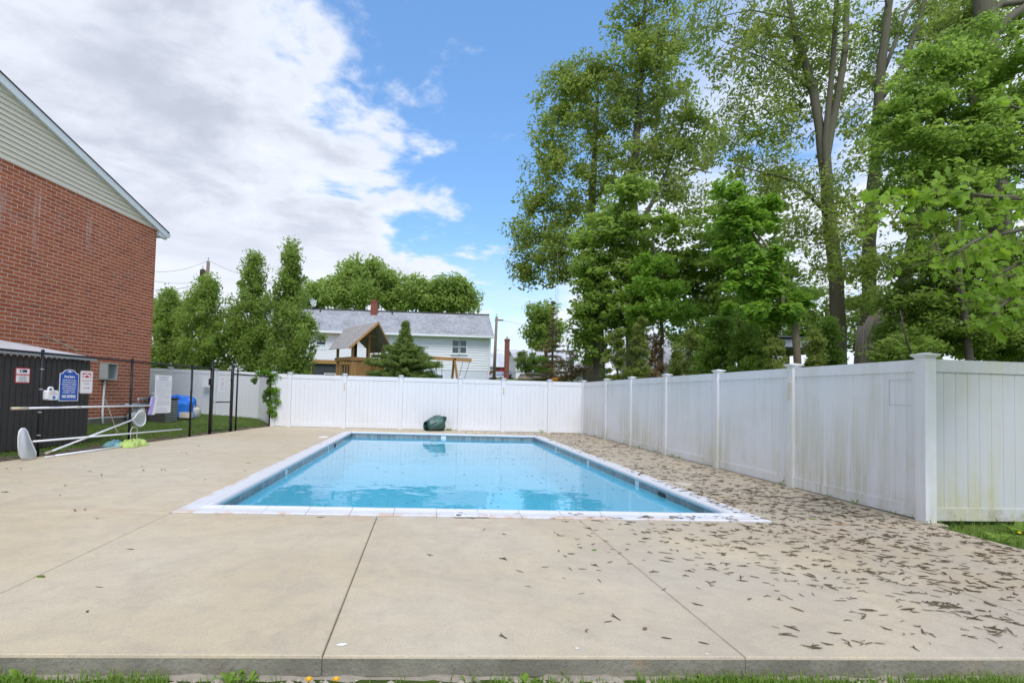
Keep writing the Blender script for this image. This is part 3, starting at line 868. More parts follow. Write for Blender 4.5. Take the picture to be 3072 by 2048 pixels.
# ------------------------------------------------------------------ black chain-link fence and gate
def cp(s, z, o=0.0): return CL0 + CLA*s + CLN*o + UP*z
def cs(px, py=1200): return (onplane(px, py, CL0, CLN)-CL0).dot(CLA)
def weave(m, s0, s1, z0, z1, pitch=.068, r=.0016):
    Ls, H = s1-s0, z1-z0
    for sg in (1, -1):
        c = -H if sg > 0 else 0
        lim = Ls if sg > 0 else Ls+H
        while c < lim:
            # line s = c + sg*t, t in 0..H, cut to the panel
            if sg > 0: t0, t1 = max(0, -c), min(H, Ls-c)
            else: t0, t1 = max(0, c-Ls), min(H, c)
            if t1 > t0+.01:
                m.tube([cp(s0+c+sg*t0, z0+t0), cp(s0+c+sg*t1, z0+t1)], r, 3, False)
            c += pitch
HT = 1.79
S1, S2, S3, G1, G2, S6, S7 = cs(121), cs(392), cs(573), cs(633), cs(695), cs(710), (cs(809, 1240))
S0 = S1 - 2.55
cl = thing('chain_link_fence', 'black chain-link fence with signs along the left side of the deck', 'fence', cp(S0, 0))
for s in (S0, S1, S2, S3, S6, S7):
    m = MB().tube([cp(s, -.1), cp(s, HT+.03)], .026, 10); o = part('post', m, MAT['black'], cl, True)
    part('post_cap', MB().lathe(cp(s, HT+.03), [(.030, 0), (.030, .012), (.022, .030), (.006, .040)], 10), MAT['black'], o, True)
for s in (G1, G2):
    m = MB().tube([cp(s, -.1), cp(s, HT+.13)], .042, 12); o = part('gate_post', m, MAT['black'], cl, True)
    part('post_cap', MB().lathe(cp(s, HT+.13), [(.047, 0), (.047, .014), (.036, .035), (.010, .050)], 12), MAT['black'], o, True)
part('top_rail', MB().tube([cp(S0, HT), cp(G1-.04, HT)], .020, 8), MAT['black'], cl, True)
part('top_rail', MB().tube([cp(G2+.04, HT-.10), cp(S7, HT-.10)], .020, 8), MAT['black'], cl, True)
m = MB(); weave(m, S0, G1-.045, .03, HT); part('wire_mesh', m, MAT['wire'], cl)
m = MB(); weave(m, G2+.045, S7, .03, HT-.10); part('wire_mesh', m, MAT['wire'], cl)
for s in (S1, S2, S3):
    for z in (.35, .75, 1.15, 1.5):
        part('tie_band', MB().tube([cp(s, z), cp(s, z+.02)], .031, 8), MAT['galv'] if s == S1 else MAT['black'], cl)
gt = thing('chain_link_gate', 'black chain-link gate with white sign between two thick posts', 'gate', cp(G1, 0))
ga, gb = G1+.075, G2-.065
m = MB(); m.tube([cp(ga, .07), cp(ga, HT-.02), cp(gb, HT-.02), cp(gb, .07), cp(ga, .07)], .019, 8, False); part('frame', m, MAT['black'], gt, True)
part('middle_rail', MB().tube([cp(ga, .86), cp(gb, .86)], .017, 8), MAT['black'], gt, True)
m = MB(); weave(m, ga, gb, .08, HT-.03); part('wire_mesh', m, MAT['wire'], gt)
part('latch', MB().obox(cp(ga+.03, .86, .03), CLA*.05, CLN*.02, UP*.03), MAT['galv'], gt)
for z in (.3, 1.5): part('hinge', MB().obox(cp(gb+.03, z, .0), CLA*.04, CLN*.03, UP*.025), MAT['black'], gt)
part('lock_box', MB().obox(cp(G1-.09, 1.42, .02), CLA*.045, CLN*.035, UP*.09), MAT['black'], gt)

# ------------------------------------------------------------------ signs wired to the chain-link
def facing(px0, py0, px1, py1, off=.035):
    a = onplane(px0, py0, CL0+CLN*off, CLN); b = onplane(px1, py1, CL0+CLN*off, CLN)
    w = abs((b-a).dot(CLA)); h = abs(b.z-a.z); c = (a+b)/2
    return c, w, h, frame(c, CLA, UP, CLN)
def rounded(w, h, r, n=4):
    out = []
    for cx, cy, a0 in ((w/2-r, h/2-r, 0), (-w/2+r, h/2-r, 90), (-w/2+r, -h/2+r, 180), (w/2-r, -h/2+r, 270)):
        for k in range(n+1):
            a = R(a0+90*k/n); out.append((cx+r*math.cos(a), cy+r*math.sin(a)))
    return out
def plate(F_, poly, t, mat, parent, name, zoff=0.0):
    m = MB().prism([F_ @ V(x, y, zoff) for x, y in poly], (F_.to_3x3() @ V(0, 0, t)))
    return part(name, m, mat, parent)
def row(F_, x, y, z=.006): return F_ @ Matrix.Translation((x, y, z))
def fineprint(F_, parent, w, ys_, hgt, mat, seed, z=.006, left=False):
    r = random.Random(seed); m = MB()
    for y in ys_:
        ln = w*r.uniform(.55, 1.0) if not left else w*r.choice((1, 1, 1, .95, .6, .35))
        x = -ln/2 if not left else -w/2; xe = x+ln
        while x < xe:
            wl = min(xe-x, r.uniform(.25, 1.0)*hgt*5)
            m.add([F_ @ V(x, y-hgt/2, z), F_ @ V(x+wl, y-hgt/2, z), F_ @ V(x+wl, y+hgt/2, z), F_ @ V(x, y+hgt/2, z)], [(0, 1, 2, 3)])
            x += wl + hgt*.55
    return part('fine_print', m, mat, parent)
# camera warning sign
c, w_, h_, F_ = facing(47, 1102, 88, 1149)
s = thing('warning_sign', 'small white warning sign with camera picture on the dark shed side', 'sign', c)
plate(F_, rounded(w_, h_, .012), .004, MAT['red'], s, 'backing')
plate(F_, rounded(w_-.03, h_-.03, .008), .0015, MAT['white'], s, 'face', .004)
lettering('WARNING', h_*.17, s, row(F_, 0, h_*.03), MAT['red'], sx=.95*w_/(h_*.17*5.0), bold=.002)
m = MB(); k0 = h_*.10
m.tube([F_ @ V(-w_*.22, h_*.30, .006), F_ @ V(w_*.22, h_*.30, .006)], [h_*.085, h_*.085], 10); part('camera_picture', m, MAT['ink'], s)
m = MB().prism([F_ @ V(-w_*.17+.75*k0*math.cos(a*.524), h_*.30+.75*k0*math.sin(a*.524), .026) for a in range(12)], F_.to_3x3() @ V(0, 0, .003)); part('camera_picture', m, MAT['white'], s)
m = MB().prism([F_ @ V(-w_*.17+.5*k0*math.cos(a*.524), h_*.30+.5*k0*math.sin(a*.524), .0292) for a in range(12)], F_.to_3x3() @ V(0, 0, .002)); part('camera_picture', m, MAT['faint'], s)
fineprint(F_, s, w_*.7, [h_*(-.10-.075*k) for k in range(5)], h_*.028, MAT['ink'], 3)
# first-aid case
c, w_, h_, F_ = facing(137, 1170, 166, 1199, .06)
s = thing('first_aid_kit', 'white first-aid case with handle and blue star hung left of the blue sign', 'first-aid kit', c)
m = MB().prism([F_ @ V(x, y, -.055) for x, y in rounded(w_, h_, .03)], F_.to_3x3() @ V(0, 0, .11)); part('case', m, MAT['white'], s)
m = MB().tube([F_ @ V(-w_*.26, h_*.48, 0), F_ @ V(-w_*.24, h_*.70, 0), F_ @ V(-w_*.15, h_*.78, 0), F_ @ V(w_*.10, h_*.78, 0), F_ @ V(w_*.17, h_*.70, 0), F_ @ V(w_*.18, h_*.48, 0)], .017, 8); part('handle', m, MAT['white'], s, True)
for a in (90, 30, -30):
    ca, sa = math.cos(R(a)), math.sin(R(a)); q = h_*.20; t_ = h_*.055
    part('star', MB().add([F_ @ V(w_*.06+ca*q-sa*t_, -h_*.24+sa*q+ca*t_, .0575), F_ @ V(w_*.06-ca*q-sa*t_, -h_*.24-sa*q+ca*t_, .0575), F_ @ V(w_*.06-ca*q+sa*t_, -h_*.24-sa*q-ca*t_, .0575), F_ @ V(w_*.06+ca*q+sa*t_, -h_*.24+sa*q-ca*t_, .0575)], [(0, 1, 2, 3)]), MAT['starblue'], s)
lettering('POOL', h_*.15, s, row(F_, w_*.04, h_*.32, .0575), MAT['red'])
lettering('FIRST AID KIT', h_*.15, s, row(F_, w_*.04, h_*.12, .0575), MAT['red'])
# pool rules
c, w_, h_, F_ = facing(180, 1106, 233, 1202)
s = thing('pool_rules_sign', 'tall blue pool rules sign with arched top and white lettering', 'sign', c)
def arch(w, h, hs, ra):                  # straight shoulders, round top
    pts = [(-w/2, -h/2), (w/2, -h/2), (w/2, hs)]
    pts += [(ra*math.cos(R(a)), hs + (h/2-hs)*math.sin(R(a))) for a in range(10, 171, 16)]
    return pts + [(-w/2, hs)]
hs = h_*.36
plate(F_, arch(w_, h_, hs, w_*.36), .004, MAT['white'], s, 'backing')
plate(F_, arch(w_*.93, h_*.96, hs-.012, w_*.335), .0015, MAT['blue'], s, 'face', .004)
lettering('Pool Rules', h_*.095, s, row(F_, 0, h_*.265), MAT['white'], bold=.003)
for k, tx in enumerate(('Shower before entering', 'Wear Appropriate Attire', 'Please Respect Your Neighbors', 'by Refraining from Loud', 'Noise or Disruptive Behavior', 'No Lifeguard on Duty', 'In Emergency - Call 911')):
    lettering(tx, h_*.046, s, row(F_, 0, h_*(.165-.066*k)), MAT['white'], sx=1.12 if len(tx) < 26 else .95, bold=.0012)
lettering('NO DIVING', h_*.125, s, row(F_, 0, -h_*.36), MAT['white'], sx=.80, bold=.004)
m = MB().prism([F_ @ V(x, h_*.42+y, .0056) for x, y in ((-w_*.16, 0), (-w_*.05, .012), (0, .03), (w_*.05, .012), (w_*.16, 0), (0, -.012))], F_.to_3x3() @ V(0, 0, .0008)); part('scroll_mark', m, MAT['white'], s)
# emergency phone
c, w_, h_, F_ = facing(242, 1111, 276, 1180)
s = thing('emergency_phone_sign', 'white and red emergency phone sign with arrow, right of the blue sign', 'sign', c)
plate(F_, rounded(w_, h_, .03), .004, MAT['white'], s, 'backing')
m = MB(); a_, b_ = rounded(w_-.016, h_-.016, .024), rounded(w_-.026, h_-.026, .020)
n = len(a_); m.v = [tuple(F_ @ V(x, y, .0046)) for x, y in a_+b_]; m.f = [(i, (i+1) % n, n+(i+1) % n, n+i) for i in range(n)]
part('border', m, MAT['red'], s)
plate(F_, [(x, y+h_*.30) for x, y in rounded(w_*.68, h_*.20, .004)], .0012, MAT['red'], s, 'panel', .004)
m = MB(); pts = [(w_*.26*math.cos(R(a)), h_*.285+h_*.075*math.sin(R(a))) for a in range(0, 181, 15)]
m.prism([F_ @ V(x, y, .0054) for x, y in pts] , F_.to_3x3() @ V(0, 0, .0008))
for sx_ in (-1, 1): m.prism([F_ @ V(sx_*w_*.22+x, h_*.262+y, .0054) for x, y in ((-.022, -.018), (.022, -.018), (.022, .03), (-.022, .03))], F_.to_3x3() @ V(0, 0, .0007))
part('handset', m, MAT['white'], s)
plate(F_, [(x, y+h_*.265) for x, y in rounded(w_*.20, h_*.06, .008)], .0008, MAT['red'], s, 'dial', .0062)
lettering('EMERGENCY', h_*.085, s, row(F_, 0, h_*.055), MAT['red'], sx=.86*w_/(h_*.085*6.2))
lettering('PHONE', h_*.085, s, row(F_, 0, -h_*.08), MAT['red'])
plate(F_, [(-w_*.26, -h_*.265), (w_*.12, -h_*.265), (w_*.12, -h_*.29), (w_*.28, -h_*.255), (w_*.12, -h_*.22), (w_*.12, -h_*.245), (-w_*.26, -h_*.245)], .0008, MAT['red'], s, 'arrow', .004)
# large printed notice
c, w_, h_, F_ = facing(466.5, 1124, 511, 1237, .03)
s = thing('printed_notice', 'large white sheet of printed rules hung low on the chain-link', 'notice', c)
plate(F_, [(-w_/2, -h_/2), (w_/2, -h_/2), (w_/2, h_/2), (-w_/2, h_/2)], .003, MAT['white'], s, 'sheet')
fineprint(F_, s, w_*.72, [h_*(.462-.043*k) for k in range(3)], h_*.016, MAT['faint'], 5)
fineprint(F_, s, w_*.88, [h_*(.335-.0285*k) for k in range(23)], h_*.0065, MAT['faint'], 8, left=True)
fineprint(F_, s, w_*.5, [-h_*.37], h_*.011, MAT['faint'], 9)
fineprint(F_, s, w_*.86, [-h_*.415, -h_*.455], h_*.008, MAT['faint'], 10)
# notice on the gate
c, w_, h_, F_ = facing(660, 1129, 673, 1175, .03)
s = thing('gate_sign', 'narrow white sign with red lettering fixed to the gate', 'sign', c)
plate(F_, rounded(w_, h_, .02), .004, MAT['white'], s, 'backing')
for k, (tx, zz_, mt) in enumerate((('WARNING', .33, 'red'), ('NO', .15, 'faint'), ('LIFEGUARD', .04, 'red'), ('ON DUTY', -.09, 'red'), ('SWIM AT YOUR', -.26, 'faint'), ('OWN RISK', -.36, 'faint'))):
    lettering(tx, h_*.085, s, row(F_, 0, h_*zz_), MAT[mt], sx=min(1.0, .82*w_/(h_*.085*.66*len(tx))))
# paper taped to the white fence behind the lawn
p = at(617, 1145, 21.0)
solo('taped_paper', MB().box(p.x-.20, 21.16, p.z-.20, p.x+.12, 21.163, p.z+.16), MAT['white'], 'blank white paper taped to the white fence behind the lawn', 'paper')

# ------------------------------------------------------------------ pool tools leaning on the fence
def onfence(px, py, off): return onplane(px, py, CL0+CLN*off, CLN)
def pole(t, pa, pb, r, name='pole', mat='alu', n=10): return part(name, MB().tube([pa, pb], r, n), MAT[mat], t, True)
a, b_ = onfence(34, 1225, .07), onfence(452, 1216, .07)
t = thing('pool_brush', 'long white pole with upright lilac brush, hung level across the fence', 'pool brush', (a+b_)/2)
d = (b_-a).normalized()
pole(t, a, b_, .019); pole(t, a, a+d*.30, .024, 'grip', 'tan'); pole(t, a+d*(b_-a).length*.38, a+d*(b_-a).length*.41, .024, 'clamp', 'cream')
q0, q1 = onfence(460, 1189, .07), onfence(449, 1244, .07); ax = (q0-q1).normalized()
part('brush_head', MB().obox((q0+q1)/2 + CLA*.10, CLA*.05, CLN*.016, ax*((q0-q1).length/2)), MAT['white'], t)
part('bristles', MB().obox((q0+q1)/2 - CLA*.0, CLA*.05, CLN*.020, ax*((q0-q1).length/2*.96)), MAT['lilac'], t)
# leaf skimmer
a, b_ = gnd(134, 1361, .03), onfence(397, 1259, .10)
t = thing('leaf_skimmer', 'leaf skimmer with raised round white net leaning on the fence', 'pool net', a)
pole(t, a, b_, .019); d = (b_-a).normalized(); pole(t, a, a+d*.14, .023, 'grip', 'tan')
ring = [onfence(x, y, .10) for x, y in ((397, 1259), (405, 1250), (414, 1237), (424, 1231), (431, 1233), (436, 1243), (437, 1257), (434, 1270), (428, 1276), (419, 1277), (409, 1272), (403, 1263))]
part('hoop', MB().tube(ring+[ring[0]], .012, 8, False), MAT['white'], t, True)
m = MB(); cc = sum(ring, V(0, 0, 0))/len(ring); rings = [ring] + [[cc + (p-cc)*f - CLN*.03*k + V(0, 0, -.05*k) for p in ring] for k, f in ((1, .86), (2, .55))]
m.v = [tuple(p) for r_ in rings for p in r_] + [tuple(cc - CLN*.08 + V(0, 0, -.11))]; n = len(ring)
for k in range(2):
    for i in range(n): m.f.append((k*n+i, k*n+(i+1) % n, (k+1)*n+(i+1) % n, (k+1)*n+i))
for i in range(n): m.f.append((2*n+i, 2*n+(i+1) % n, 3*n))
part('net', m, MAT['net'], t, True)
# bag rake
a, b_ = onfence(99, 1324, .16), onfence(545, 1287, .06)
t = thing('leaf_rake', 'deep white bag net on a long pole standing at the left end of the fence', 'pool net', gnd(84, 1374))
pole(t, a, b_, .018)
lp = [onfence(x, y, .20) for x, y in ((57, 1365), (55, 1340), (55, 1312), (58, 1293), (65, 1285), (74, 1285), (81, 1293), (86, 1307), (92, 1322), (100, 1340), (107, 1355), (107, 1370))]
part('hoop', MB().tube(lp, .012, 8), MAT['white'], t, True)
m = MB(); n = len(lp)
lower = [onfence(x, y, .34) for x, y in ((60, 1372), (58, 1350), (60, 1325), (63, 1305), (68, 1297), (74, 1297), (79, 1303), (83, 1315), (88, 1328), (95, 1345), (103, 1360), (105, 1373))]
bottom = [onfence(66+3.2*k, 1376-(k % 2)*3, .38) for k in range(n)]
m.v = [tuple(p) for r_ in (lp, lower, bottom) for p in r_]
for k in range(2):
    for i in range(n-1): m.f.append((k*n+i, k*n+i+1, (k+1)*n+i+1, (k+1)*n+i))
part('bag', m, MAT['net'], t, True)
# loose pole on the deck
a, b_ = gnd(134, 1371, .018), gnd(365, 1339, .018)
t = thing('telescopic_pole', 'white telescopic pole lying on the deck in front of the fence', 'pole', a)
d = (b_-a).normalized(); L_ = (b_-a).length
pole(t, a, a+d*L_*.16, .011, 'inner_tube'); pole(t, a+d*L_*.12, b_, .020, 'outer_tube')
# green mesh vacuum bag, aqua tail and its wire hoop
def cloth(px, py, w, h, seed, mat, t, name):
    c = gnd(px, py); r = random.Random(seed); m = MB(); nu, nv = 44, 12
    ph = [r.uniform(0, 6.28) for _ in range(6)]
    def fn(u_, v_):
        th = 2*math.pi*u_; f = math.sin(math.pi*v_/2)
        k = 1 + .16*math.sin(3*th+ph[0]) + .11*math.sin(5*th+ph[1]+3*v_) + .06*math.sin(11*th+ph[2])
        return (c + CLA*(math.cos(th)*w*f*k) + CLN*(math.sin(th)*w*.55*f*k) + UP*max(.004, h*math.cos(math.pi*v_/2)*(1+.30*abs(math.sin(3.5*th+ph[3]+4*v_))+.18*math.sin(8*th+ph[4]-6*v_)+.1*math.sin(17*th+9*v_)-.25*v_))).to_tuple()
    m.grid(nu, nv, fn); part(name, m, MAT[mat], t, True)
c = gnd(398, 1339)
t = thing('vacuum_bag', 'crumpled lime and aqua mesh bag with wire hoop on the deck', 'mesh bag', c)
cloth(398, 1340, .25, .12, 4, 'greencloth', t, 'bag'); cloth(418, 1337, .22, .11, 6, 'greencloth', t, 'bag'); cloth(380, 1339, .18, .10, 14, 'greencloth', t, 'bag'); cloth(345, 1337, .26, .09, 9, 'aquacloth', t, 'tail')
hp = [onfence(x, y, .12) for x, y in ((391, 1325), (392, 1290), (400, 1279), (412, 1285), (410, 1315), (406, 1330))]
part('wire_hoop', MB().tube(hp, .006, 6), MAT['white'], t, True)

# ------------------------------------------------------------------ utilities on the brick wall
s0_, z0_ = onwall(292, 1136); s1_, z1_ = onwall(333, 1092)
t = thing('meter_box', 'open grey electrical box with conduit fixed to the brick wall', 'electrical box', wp((s0_+s1_)/2, z0_))
m = MB(); sm_, zm_, hw, hh = (s0_+s1_)/2, (z0_+z1_)/2, (s1_-s0_)/2*.75, (z1_-z0_)/2
m.obox(wp(sm_, zm_, .02), WA*hw, WN*.01, UP*hh)
m.obox(wp(sm_-hw, zm_, .14), WA*.012, WN*.13, UP*hh); m.obox(wp(sm_+hw, zm_, .14), WA*.012, WN*.13, UP*hh)
m.obox(wp(sm_, zm_+hh, .14), WA*(hw+.012), WN*.13, UP*.012); m.obox(wp(sm_, zm_-hh, .14), WA*(hw+.012), WN*.13, UP*.012)
part('housing', m, MAT['greybox'], t)
part('dial', MB().tube([wp(sm_-.02, zm_-hh*.45, .03), wp(sm_-.02, zm_-hh*.45, .07)], .09, 14), MAT['galv'], t)
part('conduit', MB().tube([wp(sm_-.02, zm_-hh, .06), wp(sm_-.03, 1.2, .05), wp(sm_-.05, .45, .05), wp(sm_-.10, .12, .12)], .032, 8), MAT['trim'], t, True)
t = thing('gas_meter_set', 'grey gas meters with pipework low on the brick wall near its corner', 'gas meter', wp(onwall(410, 1230)[0], .3))
def wpx(px, py, o=.18):
    s_, z_ = onwall(px, py); return wp(s_, z_, o)
for px, py in ((380, 1247), (404, 1236), (438, 1236)):
    p = wpx(px, py, .20)
    m = MB().tube([p-WN*.10-UP*.02, p+WN*.10-UP*.02], [.15, .15], 16); part('meter_body', m, MAT['greybox'], t, True)
    part('meter_dial', MB().obox(p+UP*.17, WA*.09, WN*.07, UP*.06), MAT['galv'], t)
m = MB(); m.tube([wpx(360, 1213), wpx(400, 1212), wpx(452, 1211)], .035, 8); m.tube([wpx(402, 1212), wpx(398, 1196), wpx(426, 1194), wpx(426, 1212)], .030, 8)
part('manifold', m, MAT['galv'], t, True)
m = MB()
for px in (380, 404, 438): m.tube([wpx(px, 1212), wpx(px, 1230)], .022, 6)
m.tube([wpx(445, 1190, .05), wpx(446, 1180, .1), wpx(452, 1180, .25)], .02, 6)
part('pipe', m, MAT['galv'], t, True)
p = wpx(450, 1246, .45)
t = thing('condenser_unit', 'small dark louvred condenser standing on the lawn by the brick corner', 'condenser', V(p.x, p.y, .05))
part('housing', MB().obox(V(p.x, p.y, .45), WA*.34, WN*.30, UP*.40), MAT['dark'], t)
for k in range(13): part('louvre', MB().obox(V(p.x, p.y, .12+.055*k) + WN*.305, WA*.31, WN*.010, UP*.012), MAT['galv'], t)
part('lid', MB().obox(V(p.x, p.y, .87), WA*.36, WN*.32, UP*.02), MAT['dark'], t)
# sticks
a, b_ = wpx(118, 1004, .10), wpx(155, 1052, .75)
solo('wooden_handle', MB().tube([a, b_], .022, 8), MAT['barkl'], 'pale wooden handle sticking up above the shed roof against the bricks', 'wooden handle')
a, b_ = wpx(265, 1189, .5), onplane(352, 1298, CL0+CLN*-.35, CLN); b_.z = max(b_.z, height(b_.x, b_.y))
solo('leaning_stick', MB().tube([a, b_], .018, 6), MAT['barkl'], 'thin bare stick leaning behind the chain-link by the conduit', 'stick')

# ------------------------------------------------------------------ things on the lawn
p = at(540, 1236, 19.6); gz_ = height(p.x, p.y)
t = thing('tarp_pile', 'bright blue tarp draped over a pile on the lawn', 'tarp', V(p.x, p.y, gz_))
m = MB()
def tarp(u_, v_):
    th = 2*math.pi*u_; k = math.sin(math.pi*v_/2)
    sq = 1/max(abs(math.cos(th)), abs(math.sin(th)))**.75
    fold = 1 + (.10*math.sin(7*th+2*v_) + .07*math.sin(13*th+1-3*v_) + .03*math.sin(23*th))*v_
    rr = (min(1, v_*2.2))*sq*fold + max(0, v_-.75)*.25
    zt = .66 + .10*math.sin(2*th+.6) + .05*math.sin(5*th) - .16*v_
    zz_ = zt if v_ < .42 else zt*(1 - (v_-.42)/.58)
    return (p.x + rr*.62*math.cos(th) - .16, p.y + rr*.42*math.sin(th), gz_ + max(.01, zz_))
m.grid(64, 14, tarp); part('tarp', m, MAT['tarp'], t, True)
for dx, dy in ((.42, -.45), (-.62, -.48)):
    part('concrete_block', MB().box(p.x+dx-.20, p.y+dy-.1, gz_, p.x+dx+.20, p.y+dy+.1, gz_+.19), MAT['mortar'], t)
p = at(588, 1244, 19.7); gz_ = height(p.x, p.y)
t = thing('propane_tank', 'cream propane tank standing on the lawn right of the tarp', 'gas cylinder', V(p.x, p.y, gz_))
part('cylinder', MB().lathe((p.x, p.y, gz_), [(.13, 0), (.13, .03), (.155, .05), (.155, .28), (.14, .33), (.09, .37), (.04, .385)], 20), MAT['cream'], t, True)
m = MB(); m.tube([(p.x+.10*math.cos(a*.45), p.y+.10*math.sin(a*.45), gz_+.43) for a in range(11)], .018, 6)
for a in (0, 2.2, 4.4): m.tube([(p.x+.10*math.cos(a), p.y+.10*math.sin(a), gz_+.35), (p.x+.10*math.cos(a), p.y+.10*math.sin(a), gz_+.44)], .012, 6)
part('collar', m, MAT['cream'], t, True)
part('valve', MB().lathe((p.x, p.y, gz_+.38), [(.025, 0), (.025, .05), (.035, .052), (.035, .07)], 10), MAT['galv'], t)

# ------------------------------------------------------------------ rolled pool cover by the far fence
c0, c1 = gnd(1281, 1292), gnd(1330, 1289)
t = thing('rolled_pool_cover', 'dark green pool cover rolled up on the deck by the far fence', 'pool cover', c0)
axs = (V(c1.x, c1.y, 0)-V(c0.x, c0.y, 0)); Ln = .52; axs = V(.86, .50, 0).normalized(); sd = V(-axs.y, axs.x, 0)
c0 = V(c0.x, c0.y, 0)
m = MB(); nu, nv = 40, 18
def rollp(u_, v_):
    th = 2*math.pi*u_; rr = .185 + .055*math.sin(v_*2.2) + .05*v_
    fold = 1 + .035*math.sin(9*th+8*v_) + .05*math.sin(3*th+1.3+5*v_) - .10*max(0, math.cos(th-1.2))*math.exp(-((v_-.42)/.07)**2)
    q = c0 + axs*(v_*Ln*(1+.1*math.sin(th*2)))
    zc = rr*.92
    return (q + sd*(math.cos(th)*rr*fold*1.12) + UP*max(.003, zc+math.sin(th)*rr*fold)).to_tuple()
m.grid(nu, nv, rollp); part('roll', m, MAT['cover'], t, True)
m = MB(); spv = []
for k in range(90):
    th = k*.42; rr = .025 + .165*(k/90); spv.append(c0 - axs*.002*(k/90) + sd*(math.cos(th)*rr*1.1) + UP*(.175+math.sin(th)*rr*.9))
for k in range(89):
    w0, w1 = spv[k], spv[k+1]; o_ = axs*-.05
    m.add([w0+o_, w1+o_, w1+axs*.05, w0+axs*.05], [(0, 1, 2, 3)])
part('spiral_edge', m, MAT['cover'], t, True)
m = MB(); m.add([c0 + axs*.02 + sd*(math.cos(a*.3927)*.19) + UP*(.175+math.sin(a*.3927)*.17) for a in range(16)], [tuple(range(16))]); part('roll_core', m, MAT['darkwood'], t)
m = MB()
def flap(u_, v_):
    q = c0 + axs*(Ln*(.95+.22*v_)) + sd*((u_-.5)*(.46+.1*v_))
    return (q + UP*(.05+.46*v_ - .12*abs(u_-.45)*v_ + .02*math.sin(9*u_))).to_tuple()
m.grid(12, 6, flap); part('loose_flap', m, MAT['cover'], t, True)
part('strap', MB().tube([c0+axs*.25+sd*(math.cos(a*.42)*.262)+UP*(.20+math.sin(a*.42)*.243) for a in range(-2, 10)], .012, 6), MAT['ink'], t, True)
# ------------------------------------------------------------------ white house beyond the far fence
HY, HX1, HX0 = 43.0, 5.07, -14.0
HZ = 2.45; HE = 6.05; HR = 8.25
hs_ = thing('white_house', 'long white sided house with grey roof and brick chimney beyond the fence', 'house', V((HX0+HX1)/2, HY, HZ))
part('wall', MB().box(HX0, HY+.03, HZ-.6, HX1, HY+7.0, HE), MAT['sidingw'], hs_)
part('foundation', MB().box(HX0-.01, HY+.005, HZ-.7, HX1+.02, HY+.03, 3.20), MAT['foundation'], hs_)
k = 0; z = 3.20
while z < HE-.1:
    m = MB().prism([(HX0, HY+.03, z), (HX0, HY-.025, z), (HX0, HY+.012, min(z+.205, HE)), (HX0, HY+.03, min(z+.205, HE))], (HX1-HX0, 0, 0))
    part('siding_board', m, MAT['sidingw'], hs_); z += .205
for x in (HX0, HX1): part('corner_board', MB().box(x-.09, HY-.045, 3.15, x+.09, HY+.06, HE), MAT['trim'], hs_)
gb_ = MB().prism([(HX1-.002, HY+.02, HE-.05), (HX1-.002, HY+7.0, HE-.05), (HX1-.002, HY+3.5, HR-.06)], (.03, 0, 0)); part('gable', gb_, MAT['sidingw'], hs_)
ov_ = .45
rf = MB(); nx_ = 40
def roofp(s, t): 
    r = random.Random(int(s*999)*31+int(t*99)); return (HX0-.3+(HX1-HX0+.62)*s, HY-ov_+(3.5+ov_)*t, HE-.05+(HR-HE+.05)*t + .012*math.sin(s*40))
rf.grid(nx_, 2, roofp); rf.grid(2, 2, lambda s, t: (HX0-.3+(HX1-HX0+.62)*s, HY+3.5+(3.5+ov_)*t, HR-(HR-HE+.05)*t))
roof_ = part('roof', rf, MAT['roof'], hs_)
# courses of shingles stand slightly proud
m = MB(); nrow = 22
for k in range(nrow):
    t0, t1 = k/nrow, (k+1)/nrow
    ya, yb = HY-ov_+(3.5+ov_)*t0, HY-ov_+(3.5+ov_)*t1; za, zb_ = HE-.05+(HR-HE+.05)*t0, HE-.05+(HR-HE+.05)*t1
    x = HX0-.3; r = random.Random(k)
    while x < HX1+.31:
        w_ = r.uniform(.28, .36); x2 = min(x+w_, HX1+.32); d_ = r.uniform(.010, .026)
        m.add([(x, ya-.01, za+d_), (x2-.01, ya-.01, za+d_), (x2-.01, yb, zb_+.006), (x, yb, zb_+.006), (x, ya-.01, za), (x2-.01, ya-.01, za)], [(0, 1, 2, 3), (4, 5, 1, 0)])
        x = x2
part('shingles', m, MAT['roof'], roof_, kind='stuff')
part('ridge_cap', MB().tube([(HX0-.3, HY+3.5, HR+.02), (HX1+.32, HY+3.5, HR+.02)], .09, 6), MAT['roofdark'], roof_)
m = MB(); m.prism([(HX1+.30, HY-ov_-.01, HE-.22), (HX1+.30, HY-ov_-.01, HE-.02), (HX1+.30, HY+3.5, HR+.02), (HX1+.30, HY+3.5, HR-.18)], (.03, 0, 0)); part('rake_board', m, MAT['trim'], hs_)
part('gutter', MB().box(HX0-.3, HY-ov_-.13, HE-.22, HX1+.30, HY-ov_, HE-.06), MAT['trim'], hs_)
part('soffit', MB().box(HX0-.25, HY-ov_, HE-.20, HX1+.28, HY+.02, HE-.17), MAT['trim'], hs_)
part('downspout', MB().tube([(HX1-.02, HY-ov_, HE-.2), (HX1-.02, HY-.10, HE-.6), (HX1-.02, HY-.10, 2.6)], .05, 6), MAT['trim'], hs_)
def window(x0, z0, x1, z1, house, y, split=True):
    t = .06
    w = part('window', MB().box(x0-.09, y-.055, z0-.09, x1+.09, y-.01, z1+.09), MAT['trim'], house)
    zm = (z0+z1)/2
    part('pane', MB().box(x0, y-.062, zm+t/2, x1, y-.057, z1), MAT['glass'], w)
    part('pane', MB().box(x0, y-.062, z0, x1, y-.057, zm-t/2), MAT['glass'], w)
    part('meeting_rail', MB().box(x0-.01, y-.070, zm-t/2, x1+.01, y-.063, zm+t/2), MAT['trim'], w)
    part('sill', MB().box(x0-.12, y-.11, z0-.14, x1+.12, y-.056, z0-.09), MAT['trim'], w)
